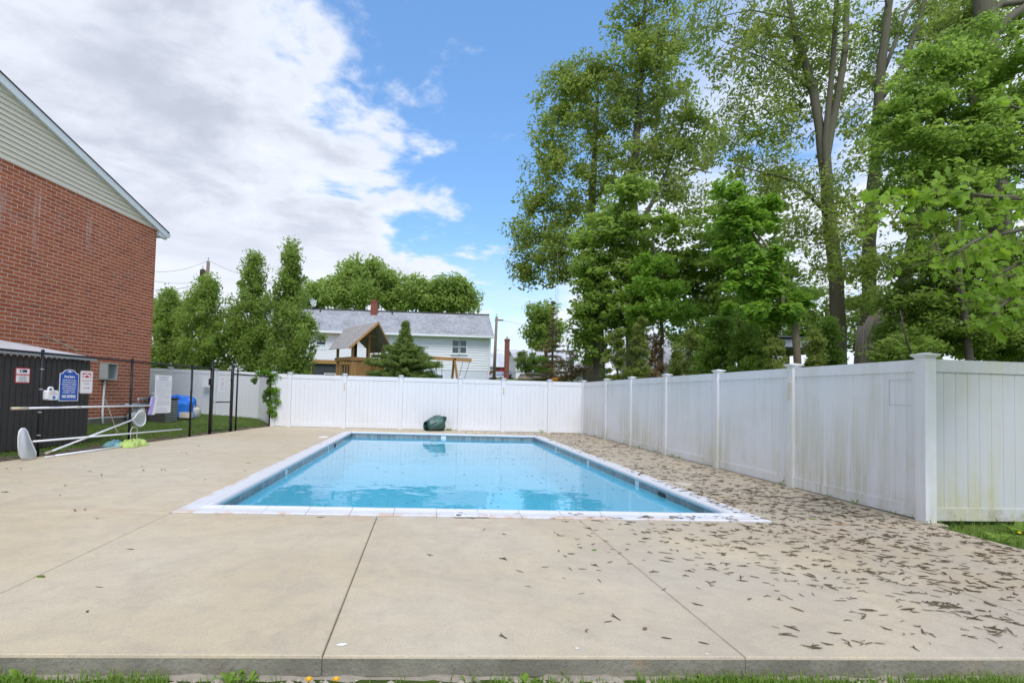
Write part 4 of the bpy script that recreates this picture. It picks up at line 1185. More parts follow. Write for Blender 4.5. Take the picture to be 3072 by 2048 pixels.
def pw(px0, py0, px1, py1, Y): 
    a, b = at(px0, py0, Y), at(px1, py1, Y); return a.x, b.z, b.x, a.z
for (a, b, c, d) in ((1358, 1021, 1375, 1059), (1381, 1021, 1398, 1059), (951, 1006, 976, 1040), (1215, 1016, 1231, 1052), (1145, 1012, 1159, 1045)):
    window(*pw(a, b, c, d, HY), hs_, HY)
x0_, z0_, x1_, z1_ = pw(1307, 1124, 1328, 1134, HY); z0_ -= .25
w = part('window', MB().box(x0_-.07, HY-.03, z0_-.06, x1_+.07, HY+.002, z1_+.06), MAT['trim'], hs_); part('pane', MB().box(x0_, HY-.036, z0_, x1_, HY-.031, z1_), MAT['glass'], w)
c = at(1124, 905, HY+3.2); bz = at(1124, 962, HY+2.6).z
ch = part('chimney', MB().box(c.x-.28, HY+2.7, bz-.3, c.x+.28, HY+3.3, c.z-.12), MAT['chimney'], hs_)
part('chimney_cap', MB().box(c.x-.32, HY+2.66, c.z-.12, c.x+.32, HY+3.34, c.z-.02), MAT['chimney'], ch)
part('flue', MB().tube([(c.x, HY+3.0, c.z-.05), (c.x, HY+3.0, c.z+.18)], .13, 10), MAT['chimney'], ch)
part('flashing', MB().box(c.x-.30, HY+2.66, bz-.32, c.x+.30, HY+3.0, bz-.02), MAT['galv'], ch)
for px in (961, 1177):
    p = at(px, 933, HY+3.0); part('roof_vent', MB().tube([(p.x, HY+3.0, HR-.5), (p.x, HY+3.0, HR+.22)], .06, 8), MAT['roofdark'], hs_)
# satellite dish
p = at(936, 917, HY+3.4)
t = thing('satellite_dish', 'grey satellite dish on the left end of the house ridge', 'dish', V(p.x, p.y, HR))
m = MB(); dn = V(.75, -.6, .35).normalized(); du = V(0, 0, 1).cross(dn).normalized(); dv = dn.cross(du)
m.grid(20, 6, lambda u_, v_: (V(p.x, p.y, HR+.55) + (du*math.cos(2*math.pi*u_)*.34 + dv*math.sin(2*math.pi*u_)*.42)*v_ + dn*(.12*v_*v_)).to_tuple())
part('reflector', m, MAT['greybox'], t, True)
part('arm', MB().tube([V(p.x, p.y, HR+.2), V(p.x, p.y, HR+.2)+dn*.5+V(0, 0, .25)], .03, 6), MAT['galv'], t)
part('mast', MB().tube([(p.x, p.y, HR-.1), (p.x, p.y, HR+.5)], .03, 6), MAT['galv'], t)
part('receiver', MB().obox(V(p.x, p.y, HR+.47)+dn*.5, dn*.08, du*.04, dv*.05), MAT['white'], t)

# raised timber deck of the white house
DY = 39.6
pa, pb = at(872, 1077, DY), at(1106, 1077, DY); zt = at(970, 1034, DY).z; zd = pa.z+.02
t = thing('house_deck', 'raised wooden deck with white picket railing on the white house', 'deck', V((pa.x+pb.x)/2, DY, 2.3))
part('rim_board', MB().box(pa.x, DY-.04, zd-.28, pb.x, DY, zd), MAT['cedar'], t)
part('floor', MB().box(pa.x, DY, zd-.06, pb.x, HY-.03, zd-.01), MAT['cedar'], t)
part('hand_rail', MB().box(pa.x, DY-.05, zt-.06, pb.x, DY+.03, zt), MAT['trim'], t)
x = pa.x
bal = MB().box(-.045, -.012, 0, .045, .012, 1).mesh('baluster', MAT['trim'])
while x < pb.x:
    inst('baluster', bal, t, Matrix.Translation((x, DY-.02, zd)) @ Matrix.Diagonal((1, 1, zt-zd-.06, 1))); x += .155
for px in (880, 935, 1020, 1104):
    q = at(px, 1077, DY); part('post', MB().box(q.x-.05, DY+.01, 1.9, q.x+.05, DY+.11, zt if px > 1090 else zd-.1), MAT['cedar'], t)
part('dark_screen', MB().box(pa.x, DY+.12, 2.0, pb.x-1.9, DY+.15, zd-.29), MAT['screen'], t)
p = at(990, 1120, 38.6)
t = thing('patio_chair', 'white patio chair back showing above the fence under the deck', 'chair', V(p.x, p.y, 2.1))
part('backrest', MB().box(p.x-.42, 38.58, p.z-.04, p.x+.42, 38.62, p.z+.02), MAT['white'], t)
for sx_ in (-1, 1): part('leg', MB().tube([(p.x+sx_*.38, 38.6, 2.0), (p.x+sx_*.38, 38.6, p.z)], .02, 6), MAT['white'], t)
part('seat', MB().box(p.x-.40, 38.1, p.z-.55, p.x+.40, 38.58, p.z-.51), MAT['white'], t)

# ------------------------------------------------------------------ wooden play tower with shingled prow roof
TY = 22.6
tc_ = at(1079, 1077, TY); ANG = R(36)
tl = V(tc_.x, TY+.2, .25)
pt = thing('play_tower', 'cedar play tower with weathered shingle roof behind the far fence', 'playset', tl)
ca, sa = math.cos(ANG), math.sin(ANG)
def lp_(x, y, z): return V(tl.x + ca*x - sa*y, tl.y + sa*x + ca*y, z)     # x across the gable, y to the back
zap = at(1109, 973, TY).z; zev = at(1056, 1041, TY).z; zrl = at(1060, 1077, TY).z
hw, hd = .72, .66
for (x, y, top_) in ((-hw, -hd, zev+.05), (hw, -hd, zev+.05), (-hw, hd, zev+.05), (hw, hd, zev+.05), (.02, -hd, zap-.20)):
    part('post', MB().obox(lp_(x, y, (top_+.2)/2), V(ca, sa, 0)*.045, V(-sa, ca, 0)*.045, UP*((top_-.2)/2)), MAT['cedar'], pt)
part('dark_post', MB().obox(lp_(.12, hd, (zap+.2)/2-.1), V(ca, sa, 0)*.05, V(-sa, ca, 0)*.05, UP*((zap-.5)/2)), MAT['darkwood'], pt)
for y in (-hd-.055, hd+.055):
    part('rail', MB().obox(lp_(0, y, zrl-.02), V(ca, sa, 0)*(hw+.10), V(-sa, ca, 0)*.02, UP*.07), MAT['cedar'], pt)
for x in (-hw-.055, hw+.055):
    part('rail', MB().obox(lp_(x, 0, zrl-.02), V(ca, sa, 0)*.02, V(-sa, ca, 0)*(hd+.10), UP*.07), MAT['cedar'], pt)
nbd = 10
for i in range(nbd):
    x = -hw+.05 + (2*hw-.02)*(i+.5)/nbd
    part('board', MB().obox(lp_(x, -hd-.02, zrl-.62), V(ca, sa, 0)*(hw/nbd-.008), V(-sa, ca, 0)*.010, UP*.54), MAT['cedar'], pt)
for i in range(5):
    y = -hd+.15 + 1.2*i/5
    part('slat', MB().obox(lp_(-hw-.02, y, zrl-.62), V(ca, sa, 0)*.012, V(-sa, ca, 0)*.035, UP*.54), MAT['cedar'], pt)
part('floor', MB().obox(lp_(0, 0, zrl-1.1), V(ca, sa, 0)*hw, V(-sa, ca, 0)*hd, UP*.03), MAT['cedar'], pt)
part('tie_beam', MB().obox(lp_(0, -hd-.03, zap-.52), V(ca, sa, 0)*.30, V(-sa, ca, 0)*.02, UP*.04), MAT['cedar'], pt)
ex_, er, ee = 1.02, 1.38, .92               # half width at the eaves; half length of ridge and eaves
for sx_ in (-1, 1):
    m = MB(); A, B_, C_, D_ = lp_(0, -er, zap), lp_(0, er, zap), lp_(sx_*ex_, ee, zev-.10), lp_(sx_*ex_, -ee, zev-.10)
    m.prism([A, B_, C_, D_], UP*-.025); rp = part('roof_side', m, MAT['oldwood'], pt)
    nr = 10; sg = MB()
    for k in range(nr):
        t0, t1 = k/nr, (k+1)/nr + .03
        rr = random.Random(k+50*sx_); f = 0.0
        while f < .999:
            f2 = min(1, f + rr.uniform(.05, .09))
            def pp(tt, ff, up): 
                a = A.lerp(D_, tt); b = B_.lerp(C_, tt); return a.lerp(b, ff) + UP*up
            h_ = rr.uniform(.016, .034)
            sg.add([pp(t0, f+.004, .006), pp(t0, f2-.004, .006), pp(min(t1, 1.02), f2-.004, h_), pp(min(t1, 1.02), f+.004, h_), pp(min(t1, 1.02), f2-.004, .0), pp(min(t1, 1.02), f+.004, .0)], [(0, 1, 2, 3), (3, 2, 4, 5)])
            f = f2
    part('shingles', sg, MAT['oldwood'], rp, kind='stuff')
    part('barge_board', MB().prism([A+UP*.02, D_+UP*.02, D_-UP*.09, A-UP*.10], V(sa, -ca, 0)*.03), MAT['cedar'], pt)
m = MB(); hc = lp_(.30, -hd-.12, zrl+.36)
m.tube([hc + V(ca, sa, 0)*(.17*math.cos(a*.3927)) + UP*(.17*math.sin(a*.3927)) for a in range(17)], .014, 6, False)
for a in range(3):
    d = V(ca, sa, 0)*(.17*math.cos(a*1.047+.5)) + UP*(.17*math.sin(a*1.047+.5)); m.tube([hc-d, hc+d], .012, 6)
part('steering_wheel', m, MAT['darkwood'], pt)
# swing beam
SY = 24.3
ba, bb_ = at(1245, 1072, SY), at(1414, 1081, SY)
ba = V(tl.x+.9, tl.y+.3, ba.z)
t = thing('swing_frame', 'cedar swing beam with hanging swings right of the play tower', 'swing', V(bb_.x, bb_.y, .5))
d = (bb_-ba).normalized(); nn_ = V(-d.y, d.x, 0).normalized()
part('beam', MB().obox((ba+bb_)/2, d*((bb_-ba).length/2), nn_*.045, UP*.075), MAT['cedar'], t)
lx = ba.lerp(bb_, .80)
for sg_ in (-1, 1):
    ft = lx + nn_*.9*sg_ + d*.12; part('leg', MB().tube([lx+nn_*.05*sg_-UP*.05, V(ft.x, ft.y, .4)], .055, 4), MAT['cedar'], t)
part('bracket', MB().obox(lx-UP*.06, d*.06, nn_*.07, UP*.10), MAT['darkwood'], t)
for f, sway in ((.60, 0.0), (.66, 0.0), (.90, -.35), (.98, -.45)):
    a = ba.lerp(bb_, f)-UP*.08; part('chain', MB().tube([a, a+d*sway-UP*1.5], .010, 5), MAT['ink'], t)
for f, sway in ((.63, 0), (.94, -.40)):
    a = ba.lerp(bb_, f)-UP*1.58+d*sway; part('swing_seat', MB().obox(a, d*.2, nn_*.07, UP*.02), MAT['ink'], t)

# ------------------------------------------------------------------ farther houses, poles, cars
def gable_house(name, label, xa, xb, y, dep, zg, ze, zr, wall, roof, ridge_x=True):
    t = thing(name, label, 'house', V((xa+xb)/2, y, zg))
    part('wall', MB().box(xa, y, zg-1.5, xb, y+dep, ze), MAT[wall], t)
    m = MB()
    if ridge_x:
        m.prism([(xa-.3, y-.35, ze-.05), (xa-.3, y+dep/2, zr), (xa-.3, y+dep/2, zr-.15), (xa-.3, y-.35, ze-.20)], (xb-xa+.6, 0, 0))
        m.prism([(xa-.3, y+dep+.35, ze-.05), (xa-.3, y+dep/2, zr), (xa-.3, y+dep/2, zr-.15), (xa-.3, y+dep+.35, ze-.20)], (xb-xa+.6, 0, 0))
        part('gable', MB().prism([(xb-.05, y, ze-.05), (xb-.05, y+dep, ze-.05), (xb-.05, y+dep/2, zr-.12)], (.05, 0, 0)), MAT[wall], t)
        g_ = MB().prism([(xa, y, ze-.05), (xa, y+dep, ze-.05), (xa, y+dep/2, zr-.12)], (.05, 0, 0))
    else:
        xm = (xa+xb)/2
        for s_ in (-1, 1):
            xe = xa-.35 if s_ < 0 else xb+.35
            m.prism([(xe, y-.3, ze-.05), (xm, y-.3, zr), (xm, y-.3, zr-.15), (xe, y-.3, ze-.20)], (0, dep+.6, 0))
        g_ = MB().prism([(xa, y, ze-.05), (xb, y, ze-.05), (xm, y, zr-.12)], (0, .05, 0))
    part('gable', g_, MAT[wall], t)
    part('roof', m, MAT[roof], t)
    return t
def siding(t, xa, xb, y, z0, z1, mat, ex=.22):
    z = z0
    while z < z1-.05:
        part('siding_board', MB().prism([(xa, y, z), (xa, y-.035, z), (xa, y-.006, min(z+ex, z1)), (xa, y, min(z+ex, z1))], (xb-xa, 0, 0)), MAT[mat], t); z += ex
Y2 = 62
a, b_ = at(1535, 1048, Y2+3.5), at(1712, 1100, Y2)
t = gable_house('white_house', 'small white house with pale roof left of the withered spruce', a.x, b_.x, Y2, 7, 3.0, at(1600, 1078, Y2).z, a.z, 'sidingw', 'rooflight')
window(*pw(1550, 1087, 1556, 1108, Y2), t, Y2); window(*pw(1716, 1083, 1722, 1104, Y2), t, Y2); window(*pw(1640, 1085, 1652, 1106, Y2), t, Y2)
c0, c1 = at(1513, 1117, Y2-.6), at(1528, 1022, Y2-.6)
ch = part('chimney', MB().box(c0.x, Y2-.9, 2.5, c1.x, Y2-.3, c1.z), MAT['chimney'], t)
part('chimney_cap', MB().box(c0.x-.05, Y2-.95, c1.z, c1.x+.05, Y2-.25, c1.z+.18), MAT['chimney'], ch); part('flue', MB().tube([((c0.x+c1.x)/2, Y2-.6, c1.z+.15), ((c0.x+c1.x)/2, Y2-.6, c1.z+.45)], .14, 8), MAT['galv'], ch)
Y3 = 84
a, b_ = at(1462, 1097, Y3), at(1512, 1130, Y3)
t = gable_house('brick_house', 'distant red brick house glimpsed right of the long white house', a.x, b_.x, Y3, 8, 3.0, a.z, a.z+2.4, 'chimney', 'rooflight')
window(*pw(1470, 1101, 1476, 1108, Y3), t, Y3)
part('door', MB().box(*[at(1500, 1105, Y3).x, Y3-.05, 2.5], at(1508, 1105, Y3).x, Y3, at(1500, 1104, Y3).z), MAT['red'], t)
Y4 = 38
a, b_ = at(1985, 1019, Y4+3.5), at(2110, 1100, Y4)
t = gable_house('grey_house', 'grey roofed house half hidden behind the shrubs on the right', at(1966, 1090, Y4).x, b_.x+2, Y4, 7, 1.6, at(2000, 1092, Y4).z, a.z, 'foundation', 'roof')
part('roof_vent', MB().tube([at(2017, 1022, Y4+3), at(2017, 1012, Y4+3)], .05, 6), MAT['roofdark'], t)
window(*pw(1980, 1096, 1990, 1112, Y4), t, Y4); window(*pw(2050, 1096, 2064, 1112, Y4), t, Y4)
Y5 = 31
t = gable_house('garden_shed', 'little white garden shed with grey roof beyond the far right corner', at(1745, 1110, Y5).x, at(1792, 1110, Y5).x, Y5, 2.4, .9, at(1750, 1106, Y5).z, at(1778, 1090, Y5).z, 'sidingw', 'rooflight', False)
part('door', MB().box(at(1747, 1110, Y5).x+.03, Y5-.03, .9, at(1752, 1110, Y5).x, Y5, at(1750, 1110, Y5).z), MAT['glass'], t)
# gazebo
GY = 22.0
gc = at(2335, 1051, GY); zt = at(2320, 1006, GY).z; ze = gc.z
t = thing('gazebo', 'grey metal roofed gazebo in the garden behind the right fence', 'gazebo', V(gc.x, GY, .9))
def pyr(cx, cy, z0, z1, r0, r1): 
    m = MB()
    for r_, z in ((r0, z0), (r1, z1)): m.v += [(cx-r_, cy-r_, z), (cx+r_, cy-r_, z), (cx+r_, cy+r_, z), (cx-r_, cy+r_, z)]
    m.f = [(0, 1, 5, 4), (1, 2, 6, 5), (2, 3, 7, 6), (3, 0, 4, 7), (4, 5, 6, 7), (3, 2, 1, 0)]; return m
part('lower_roof', pyr(gc.x, GY, ze, ze+.45, 1.55, .62), MAT['galv'], t); part('upper_roof', pyr(gc.x, GY, ze+.50, zt, .80, .03), MAT['galv'], t)
part('roof_edge', pyr(gc.x, GY, ze-.10, ze-.002, 1.53, 1.53), MAT['black'], t)
for sx_ in (-1, 1):
    for sy_ in (-1, 1): part('post', MB().box(gc.x+sx_*1.35-.06, GY+sy_*1.35-.06, .5, gc.x+sx_*1.35+.06, GY+sy_*1.35+.06, ze-.1), MAT['darkwood'], t)
# utility poles with wires
def upole(label, px, pyt, Y, r, extra):
    p = at(px, pyt, Y); t = thing('utility_pole', label, 'utility pole', V(p.x, p.y, height(p.x, p.y)), 'wooden utility poles')
    part('pole', MB().tube([(p.x-.15, p.y, height(p.x, p.y)-.3), (p.x, p.y, p.z)], [r*1.3, r], 10), MAT['post'], t, True)
    part('insulator', MB().tube([(p.x, p.y, p.z), (p.x, p.y, p.z+.35)], .05, 6), MAT['galv'], t)
    return t, p
t, p1 = upole('wooden utility pole with crossarm right of the long white house', 1490, 950, 58, .14, 0)
part('crossarm', MB().box(p1.x-.2, p1.y-.08, p1.z-.45, p1.x+.75, p1.y, p1.z-.30), MAT['post'], t)
part('bracket', MB().tube([(p1.x, p1.y, p1.z-3.8), (p1.x+.4, p1.y, p1.z-3.55)], .05, 6), MAT['galv'], t)
part('street_lamp_arm', MB().tube([(p1.x, p1.y, p1.z-8.6), (p1.x-1.1, p1.y, p1.z-8.45), (p1.x-1.25, p1.y, p1.z-8.6)], .06, 6), MAT['darkwood'], t)
t, p2 = upole('utility pole with transformer above the left-hand trees', 625, 785, 45, .13, 0)
part('transformer', MB().lathe((p2.x-.42, p2.y, p2.z-1.35), [(.16, 0), (.22, .05), (.22, .62), (.14, .70)], 12), MAT['darkwood'], t, True)
part('insulator', MB().tube([(p2.x-.42, p2.y, p2.z-.66), (p2.x-.42, p2.y, p2.z-.35)], .04, 6), MAT['galv'], t)
def wire(label, a, b, sag, r=.010):
    pts = [a.lerp(b, k/14) - UP*(sag*4*(k/14)*(1-k/14)) for k in range(15)]
    solo('overhead_wire', MB().tube(pts, r, 4, False), MAT['ink'], label, 'wire', 'overhead wires')
wire('upper overhead wire running left from the transformer pole', p2+UP*.1, at(430, 812, 40), .4)
wire('upper overhead wire running right from the transformer pole', p2+UP*.1, at(930, 860, 52), .6)
wire('overhead wire reaching the brick corner above the left trees', at(470, 870, 34), at(560, 862, 40), .05, .018)
wire('lower thin wire between brick corner and transformer pole', p2-UP*1.5, at(440, 838, 38), .3)
wire('middle thin wire between brick corner and transformer pole', p2-UP*2.4, at(440, 862, 38), .3)
wire('upper cable from the right-hand pole toward the shed', p1-UP*3.6, at(1790, 1068, 40), .4)
wire('middle cable from the right-hand pole toward the shed', p1-UP*5.9, at(1800, 1078, 34), .5, .018)
wire('lowest cable from the right-hand pole toward the shed', p1-UP*6.6, at(1800, 1090, 34), .9, .016)
wire('top wire leaving the right-hand pole behind the small tree', p1-UP*.2, at(1760, 985, 50), .4)
# antenna mast
a = at(1672, 800, 30)
t = thing('antenna_mast', 'thin lattice antenna mast rising beside the small far tree', 'mast', V(a.x, a.y, .9))
m = MB()
for dx in (-.10, .10): m.tube([(a.x+dx, a.y, .6), (a.x+dx*.6, a.y, a.z)], .007, 4)
z = 3.0
while z < a.z-.3: m.tube([(a.x-.09, a.y, z), (a.x+.09, a.y, z+.25)], .004, 4); m.tube([(a.x+.09, a.y, z+.25), (a.x-.09, a.y, z+.5)], .004, 4); z += .5
part('lattice', m, MAT['galv'], t)
part('top_rod', MB().tube([(a.x, a.y, a.z-.2), (a.x, a.y, a.z+1.0)], .010, 4), MAT['galv'], t)
# parked cars
def car(label, px, py, Y, mat, rot, kind):
    p = at(px, py, Y); zg = p.z-1.62; ca, sa = math.cos(rot), math.sin(rot)
    t = thing('parked_car', label, 'car', V(p.x, p.y, zg), 'cars parked beyond the far fence')
    def q(x, y, z): return V(p.x+ca*x-sa*y, p.y+sa*x+ca*y, zg+z)
    prof = [(-2.1, .35), (-2.15, .75), (-2.0, .95), (-1.05, 1.08), (-.35, 1.60), (1.55, 1.62), (2.1, 1.10), (2.15, .40)]
    m = MB(); n = len(prof)
    for sx_, k in ((-.90, 1), (-.86, 0), (.86, 0), (.90, 1)): pass
    for w_ in (-.88, .88):
        for (y, z) in prof: m.v.append(tuple(q(w_*(1 if z < 1.2 else .78), y, z)))
    m.f = [tuple(range(n)), tuple(range(n, 2*n))[::-1]] + [(i, n+i, n+(i+1) % n, (i+1) % n) for i in range(n)]
    part('body', m, mat, t)
    m = MB().add([q(-.66, -1.02, 1.13), q(.66, -1.02, 1.13), q(.60, -.42, 1.56), q(-.60, -.42, 1.56)], [(0, 1, 2, 3)])
    for k in range(4): m.v[k] = tuple(Vector(m.v[k]) + V(sa, -ca, .3)*.02)
    part('windscreen', m, MAT['galv'], t)
    for sx_ in (-1, 1):
        part('headlight', MB().obox(q(sx_*.66, -2.12, .82), V(ca, sa, 0)*.18, V(-sa, ca, 0)*.04, UP*.09), MAT['white'], t)
        for y in (-1.35, 1.35): part('wheel', MB().tube([q(sx_*.70, y, .33), q(sx_*.90, y, .33)], .33, 14), MAT['ink'], t)
        part('side_window', MB().obox(q(sx_*.80, .5, 1.32), V(ca, sa, 0)*.02, V(-sa, ca, 0)*.85, UP*.17), MAT['glass'], t)
        part('mirror', MB().obox(q(sx_*.98, -.75, 1.10), V(ca, sa, 0)*.09, V(-sa, ca, 0)*.05, UP*.07), mat, t)
    part('grille', MB().obox(q(0, -2.16, .62), V(ca, sa, 0)*.42, V(-sa, ca, 0)*.02, UP*.10), MAT['ink'], t)
car('dark grey car facing the fence, right of the utility pole', 1537, 1112, 66, MAT['carpaint'], R(-24), 0)
car('pale silver car partly hidden behind the dark grey car', 1499, 1114, 71, MAT['carsilver'], R(-30), 0)
# felled logs and an orange bucket beyond the corner
t = None
for i, (xa, ya, xb, yb, r) in enumerate(((1560, 1128, 1668, 1130, .14), (1556, 1136, 1650, 1139, .16), (1580, 1121, 1640, 1127, .09), (1600, 1133, 1690, 1136, .11))):
    a, b_ = at(xa, ya, 31-.3*i), at(xb, yb, 30.2-.3*i)
    solo('log', MB().tube([a, a.lerp(b_, .5)+UP*.05, b_], [r, r*.9, r*.75], 8), MAT['barkl'] if i % 2 else MAT['bark'], ('longest log along the top of the woodpile beyond the fence', 'thick log at the front of the woodpile beyond the fence', 'thin branch log on top of the woodpile left end', 'short log at the right end of the woodpile')[i], 'log', 'felled logs beyond the fence', True)
p = at(1666, 1137, 24)
t = thing('orange_bucket', 'orange bucket just showing above the fence near the far corner', 'bucket', V(p.x, p.y, p.z-.35))
part('tub', MB().lathe((p.x, p.y, p.z-.35), [(.10, 0), (.13, .36), (.14, .37), (.14, .40)], 14), MAT['orange'], t, True)
part('handle', MB().tube([(p.x-.13, p.y, p.z+.04), (p.x-.05, p.y-.02, p.z+.12), (p.x+.05, p.y-.02, p.z+.12), (p.x+.13, p.y, p.z+.04)], .008, 5), MAT['ink'], t)
# string of garden lights
a, b_ = at(1988, 1034, 20), at(2062, 1037, 20.5)
t = thing('string_lights', 'sagging string of small bulbs in front of the grey roof', 'string lights', a)
pts = [a.lerp(b_, k/10)-UP*(.12*4*(k/10)*(1-k/10)) for k in range(11)]
part('cable', MB().tube(pts, .007, 4, False), MAT['ink'], t)
for k in (0, 3, 6, 9): part('bulb', MB().lathe(pts[k]-UP*.13, [(.01, 0), (.03, .02), (.03, .06), (.015, .09), (.015, .12)], 8), MAT['white'], t, True)
# ------------------------------------------------------------------ trees and shrubs
def leaves(rng, centers, per, spread, ln, wd_, up=.7, flat=.75, hang=0.0):
    """many small folded leaves round the given clump centres"""
    C = np.repeat(np.asarray(centers, float), per, axis=0); n = len(C)
    sp_ = np.repeat(np.asarray(spread, float) if np.ndim(spread) else np.full(len(centers), spread), per)
    d = rng.normal(size=(n, 3)); d *= (rng.random(n)**.45 / np.linalg.norm(d, axis=1))[:, None]
    P = C + d * sp_[:, None] * np.array([1, 1, flat])
    cn = np.repeat(rng.normal(size=(len(centers), 3))*.55, per, axis=0)
    nr = rng.normal(size=(n, 3)) * .55 + np.array([0, 0, up]) + d*.3 + cn
    nr /= np.linalg.norm(nr, axis=1)[:, None]
    tv = rng.normal(size=(n, 3)) + d*.6 + np.array([0, 0, -hang]); tv -= nr * (tv*nr).sum(1)[:, None]
    tv /= np.linalg.norm(tv, axis=1)[:, None] + 1e-9
    bv = np.cross(nr, tv)
    s = np.clip(np.exp(rng.normal(size=n)*.32), .45, 1.7)[:, None]
    a = P - tv*ln*.5*s; c = P + tv*ln*.5*s; b = P + bv*wd_*.5*s + nr*ln*.08*s; e = P - bv*wd_*.5*s + nr*ln*.08*s
    v = np.stack([a, b, c, e], 1).reshape(-1, 3)
    q = np.arange(n*4).reshape(n, 4)
    return v, q

def tree(name, label, trunk, blobs, lmat, bmat, ln=.12, wd_=.07, per=90, spread=.55, seed=1, cat='tree', group=None, up=.7, flat=.75, hang=0.0,
         shell=2.2, twig=.022, rootz=None, limbs=()):
    """trunk: [(point, radius), ...]; blobs: [(centre, (rx, ry, rz), number of clumps), ...]; limbs: extra boughs as lists like trunk"""
    rng = np.random.default_rng(seed); r = random.Random(seed)
    base = Vector(trunk[0][0])
    t = thing(name, label, cat, base, group)
    def smoothpath(pts):
        out = []
        for (p, ra), (q, rb) in zip(pts, pts[1:]):
            p, q = Vector(p), Vector(q); n = max(1, int((q-p).length/.7))
            for k in range(n): out.append((p.lerp(q, k/n) + V(r.uniform(-1, 1), r.uniform(-1, 1), 0)*ra*.18, ra+(rb-ra)*k/n))
        out.append((Vector(pts[-1][0]), pts[-1][1])); return out
    paths = [smoothpath(trunk)] + [smoothpath(l) for l in limbs]
    nodes = []
    bigr = trunk[0][1] > .16
    for i, pth in enumerate(paths):
        m = MB().tube([p for p, _ in pth], [x for _, x in pth], 10 if bigr else 7); part('trunk' if i == 0 else 'limb', m, MAT[bmat], t, True)
        nodes += [(p, rad) for p, rad in pth[max(0, int(len(pth)*(.25 if i == 0 else .1))):]]
    cl_, rad_ = [], []
    for c, rr, n in blobs:
        d = rng.normal(size=(n, 3)); d *= (rng.random(n)**(1/shell) / np.linalg.norm(d, axis=1))[:, None]
        cl_.append(np.array(c)[None, :] + d*np.array(rr)[None, :])
    cl_ = np.concatenate(cl_)
    # connect every clump to the nearest wood, nearest clumps first
    npos = np.array([tuple(p) for p, _ in nodes]); nrad = [x for _, x in nodes]
    order = np.argsort([np.min(np.linalg.norm(npos-c, axis=1)) for c in cl_])
    wood = MB()
    for k in order:
        c = cl_[k]; dd = np.linalg.norm(npos-c, axis=1) + np.maximum(0, npos[:, 2]-c[2])*.6
        j = int(np.argmin(dd)); p = Vector(npos[j]); q = Vector(c); rad = max(twig*.5, min(nrad[j]*.55, twig*(1.2+.35*(q-p).length)))
        mid = p.lerp(q, .5) + V(r.uniform(-.1, .1), r.uniform(-.1, .1), r.uniform(-.02, .12))*(q-p).length
        wood.tube([p, mid, q], [rad, rad*.75, rad*.4], 4, False)
        npos = np.vstack([npos, np.array(mid)[None], c[None]]); nrad += [rad*.75, rad*.45]
    part('branches', wood, MAT[bmat], t, kind='stuff')
    v, q = leaves(rng, cl_, int(per*DEN), spread*(.55+.75*rng.random(len(cl_))), ln, wd_, up, flat, hang)
    v -= np.array(base)[None]
    part('crown', fastmesh('crown', v, q, MAT[lmat]), None, t)
    return t
DEN = 1.15
def gz(x, y): return height(x, y) - .05
def B(px, py, Y, rx, rz, n, ry=None):    # a lobe of a crown: place, half size in metres
    p = at(px, py, Y); return (tuple(p), (rx, ry or rx, rz), n)
def path(Y, *pts):                        # trunk from measured points (px, py, radius [, depth change])
    out = []
    for q in pts:
        y = Y + (q[3] if len(q) > 3 else 0); p = at(q[0], q[1], y); out.append((p, q[2]))
    p0 = out[0][0]; out[0] = (V(p0.x, p0.y, gz(p0.x, p0.y)), out[0][1])
    return out

# --- columnar pear trees behind the lawn
PG = 'columnar pear trees behind the lawn'
def pear(label, px, pyt, pxw, Y, seed, n=70):
    p = at(px, 1130, Y); top = at(px, pyt, Y).z; g_ = gz(p.x, p.y); w = pxw/1600*Y/2*1.05
    bl = []
    H = top-1.6; lv = 7
    for k in range(lv):
        f = (k+.5)/lv; ww = w*(.62+.55*math.sin(math.pi*min(1, f*.9+.12)))*(1-.50*max(0, f-.60)/.40)
        rr_ = random.Random(seed*31+k); bl.append(((p.x + w*rr_.uniform(-.22, .22), p.y + w*rr_.uniform(-.2, .2), 1.4+H*f), (ww*rr_.uniform(.75, 1.1), ww, H/lv*rr_.uniform(.7, 1.05)), int(n*(1.15-.5*f))//2))
        bl.append(((p.x + w*rr_.choice((-.7, .7)), p.y - .2, 1.4+H*f), (w*.35, w*.4, H/lv*.6), 6 if f < .75 else 0))
    tree('pear_tree', label, [(V(p.x, p.y, g_), .11), (V(p.x, p.y, 1.6+H*.5), .06), (V(p.x, p.y, top-.3), .015)], bl, 'pear', 'barkd', .105, .062, 72, .36, seed, group=PG, up=.4, twig=.016, hang=-.5, flat=1.15)
pear('tallest pear tree standing left of the white house', 866, 738, 142, 24.2, 3, 100)
pear('pointed pear tree next left of the tallest one', 745, 768, 125, 24.6, 4, 90)
pear('leafy pear tree below the utility pole', 610, 832, 150, 24.0, 5, 90)
pear('pear tree partly hidden by the brick corner', 500, 880, 120, 24.6, 6, 80)
tree('hedge_tree', 'low dark tree behind the pear trees and the wires', path(31, (505, 1140, .14), (505, 950, .06)), [B(505, 935, 31, 1.4, 1.1, 22), B(440, 950, 31, 1.4, 1.4, 22), B(700, 1040, 31, 2.2, 1.6, 30)], 'far', 'barkd', .16, .10, 90, .6, 15)

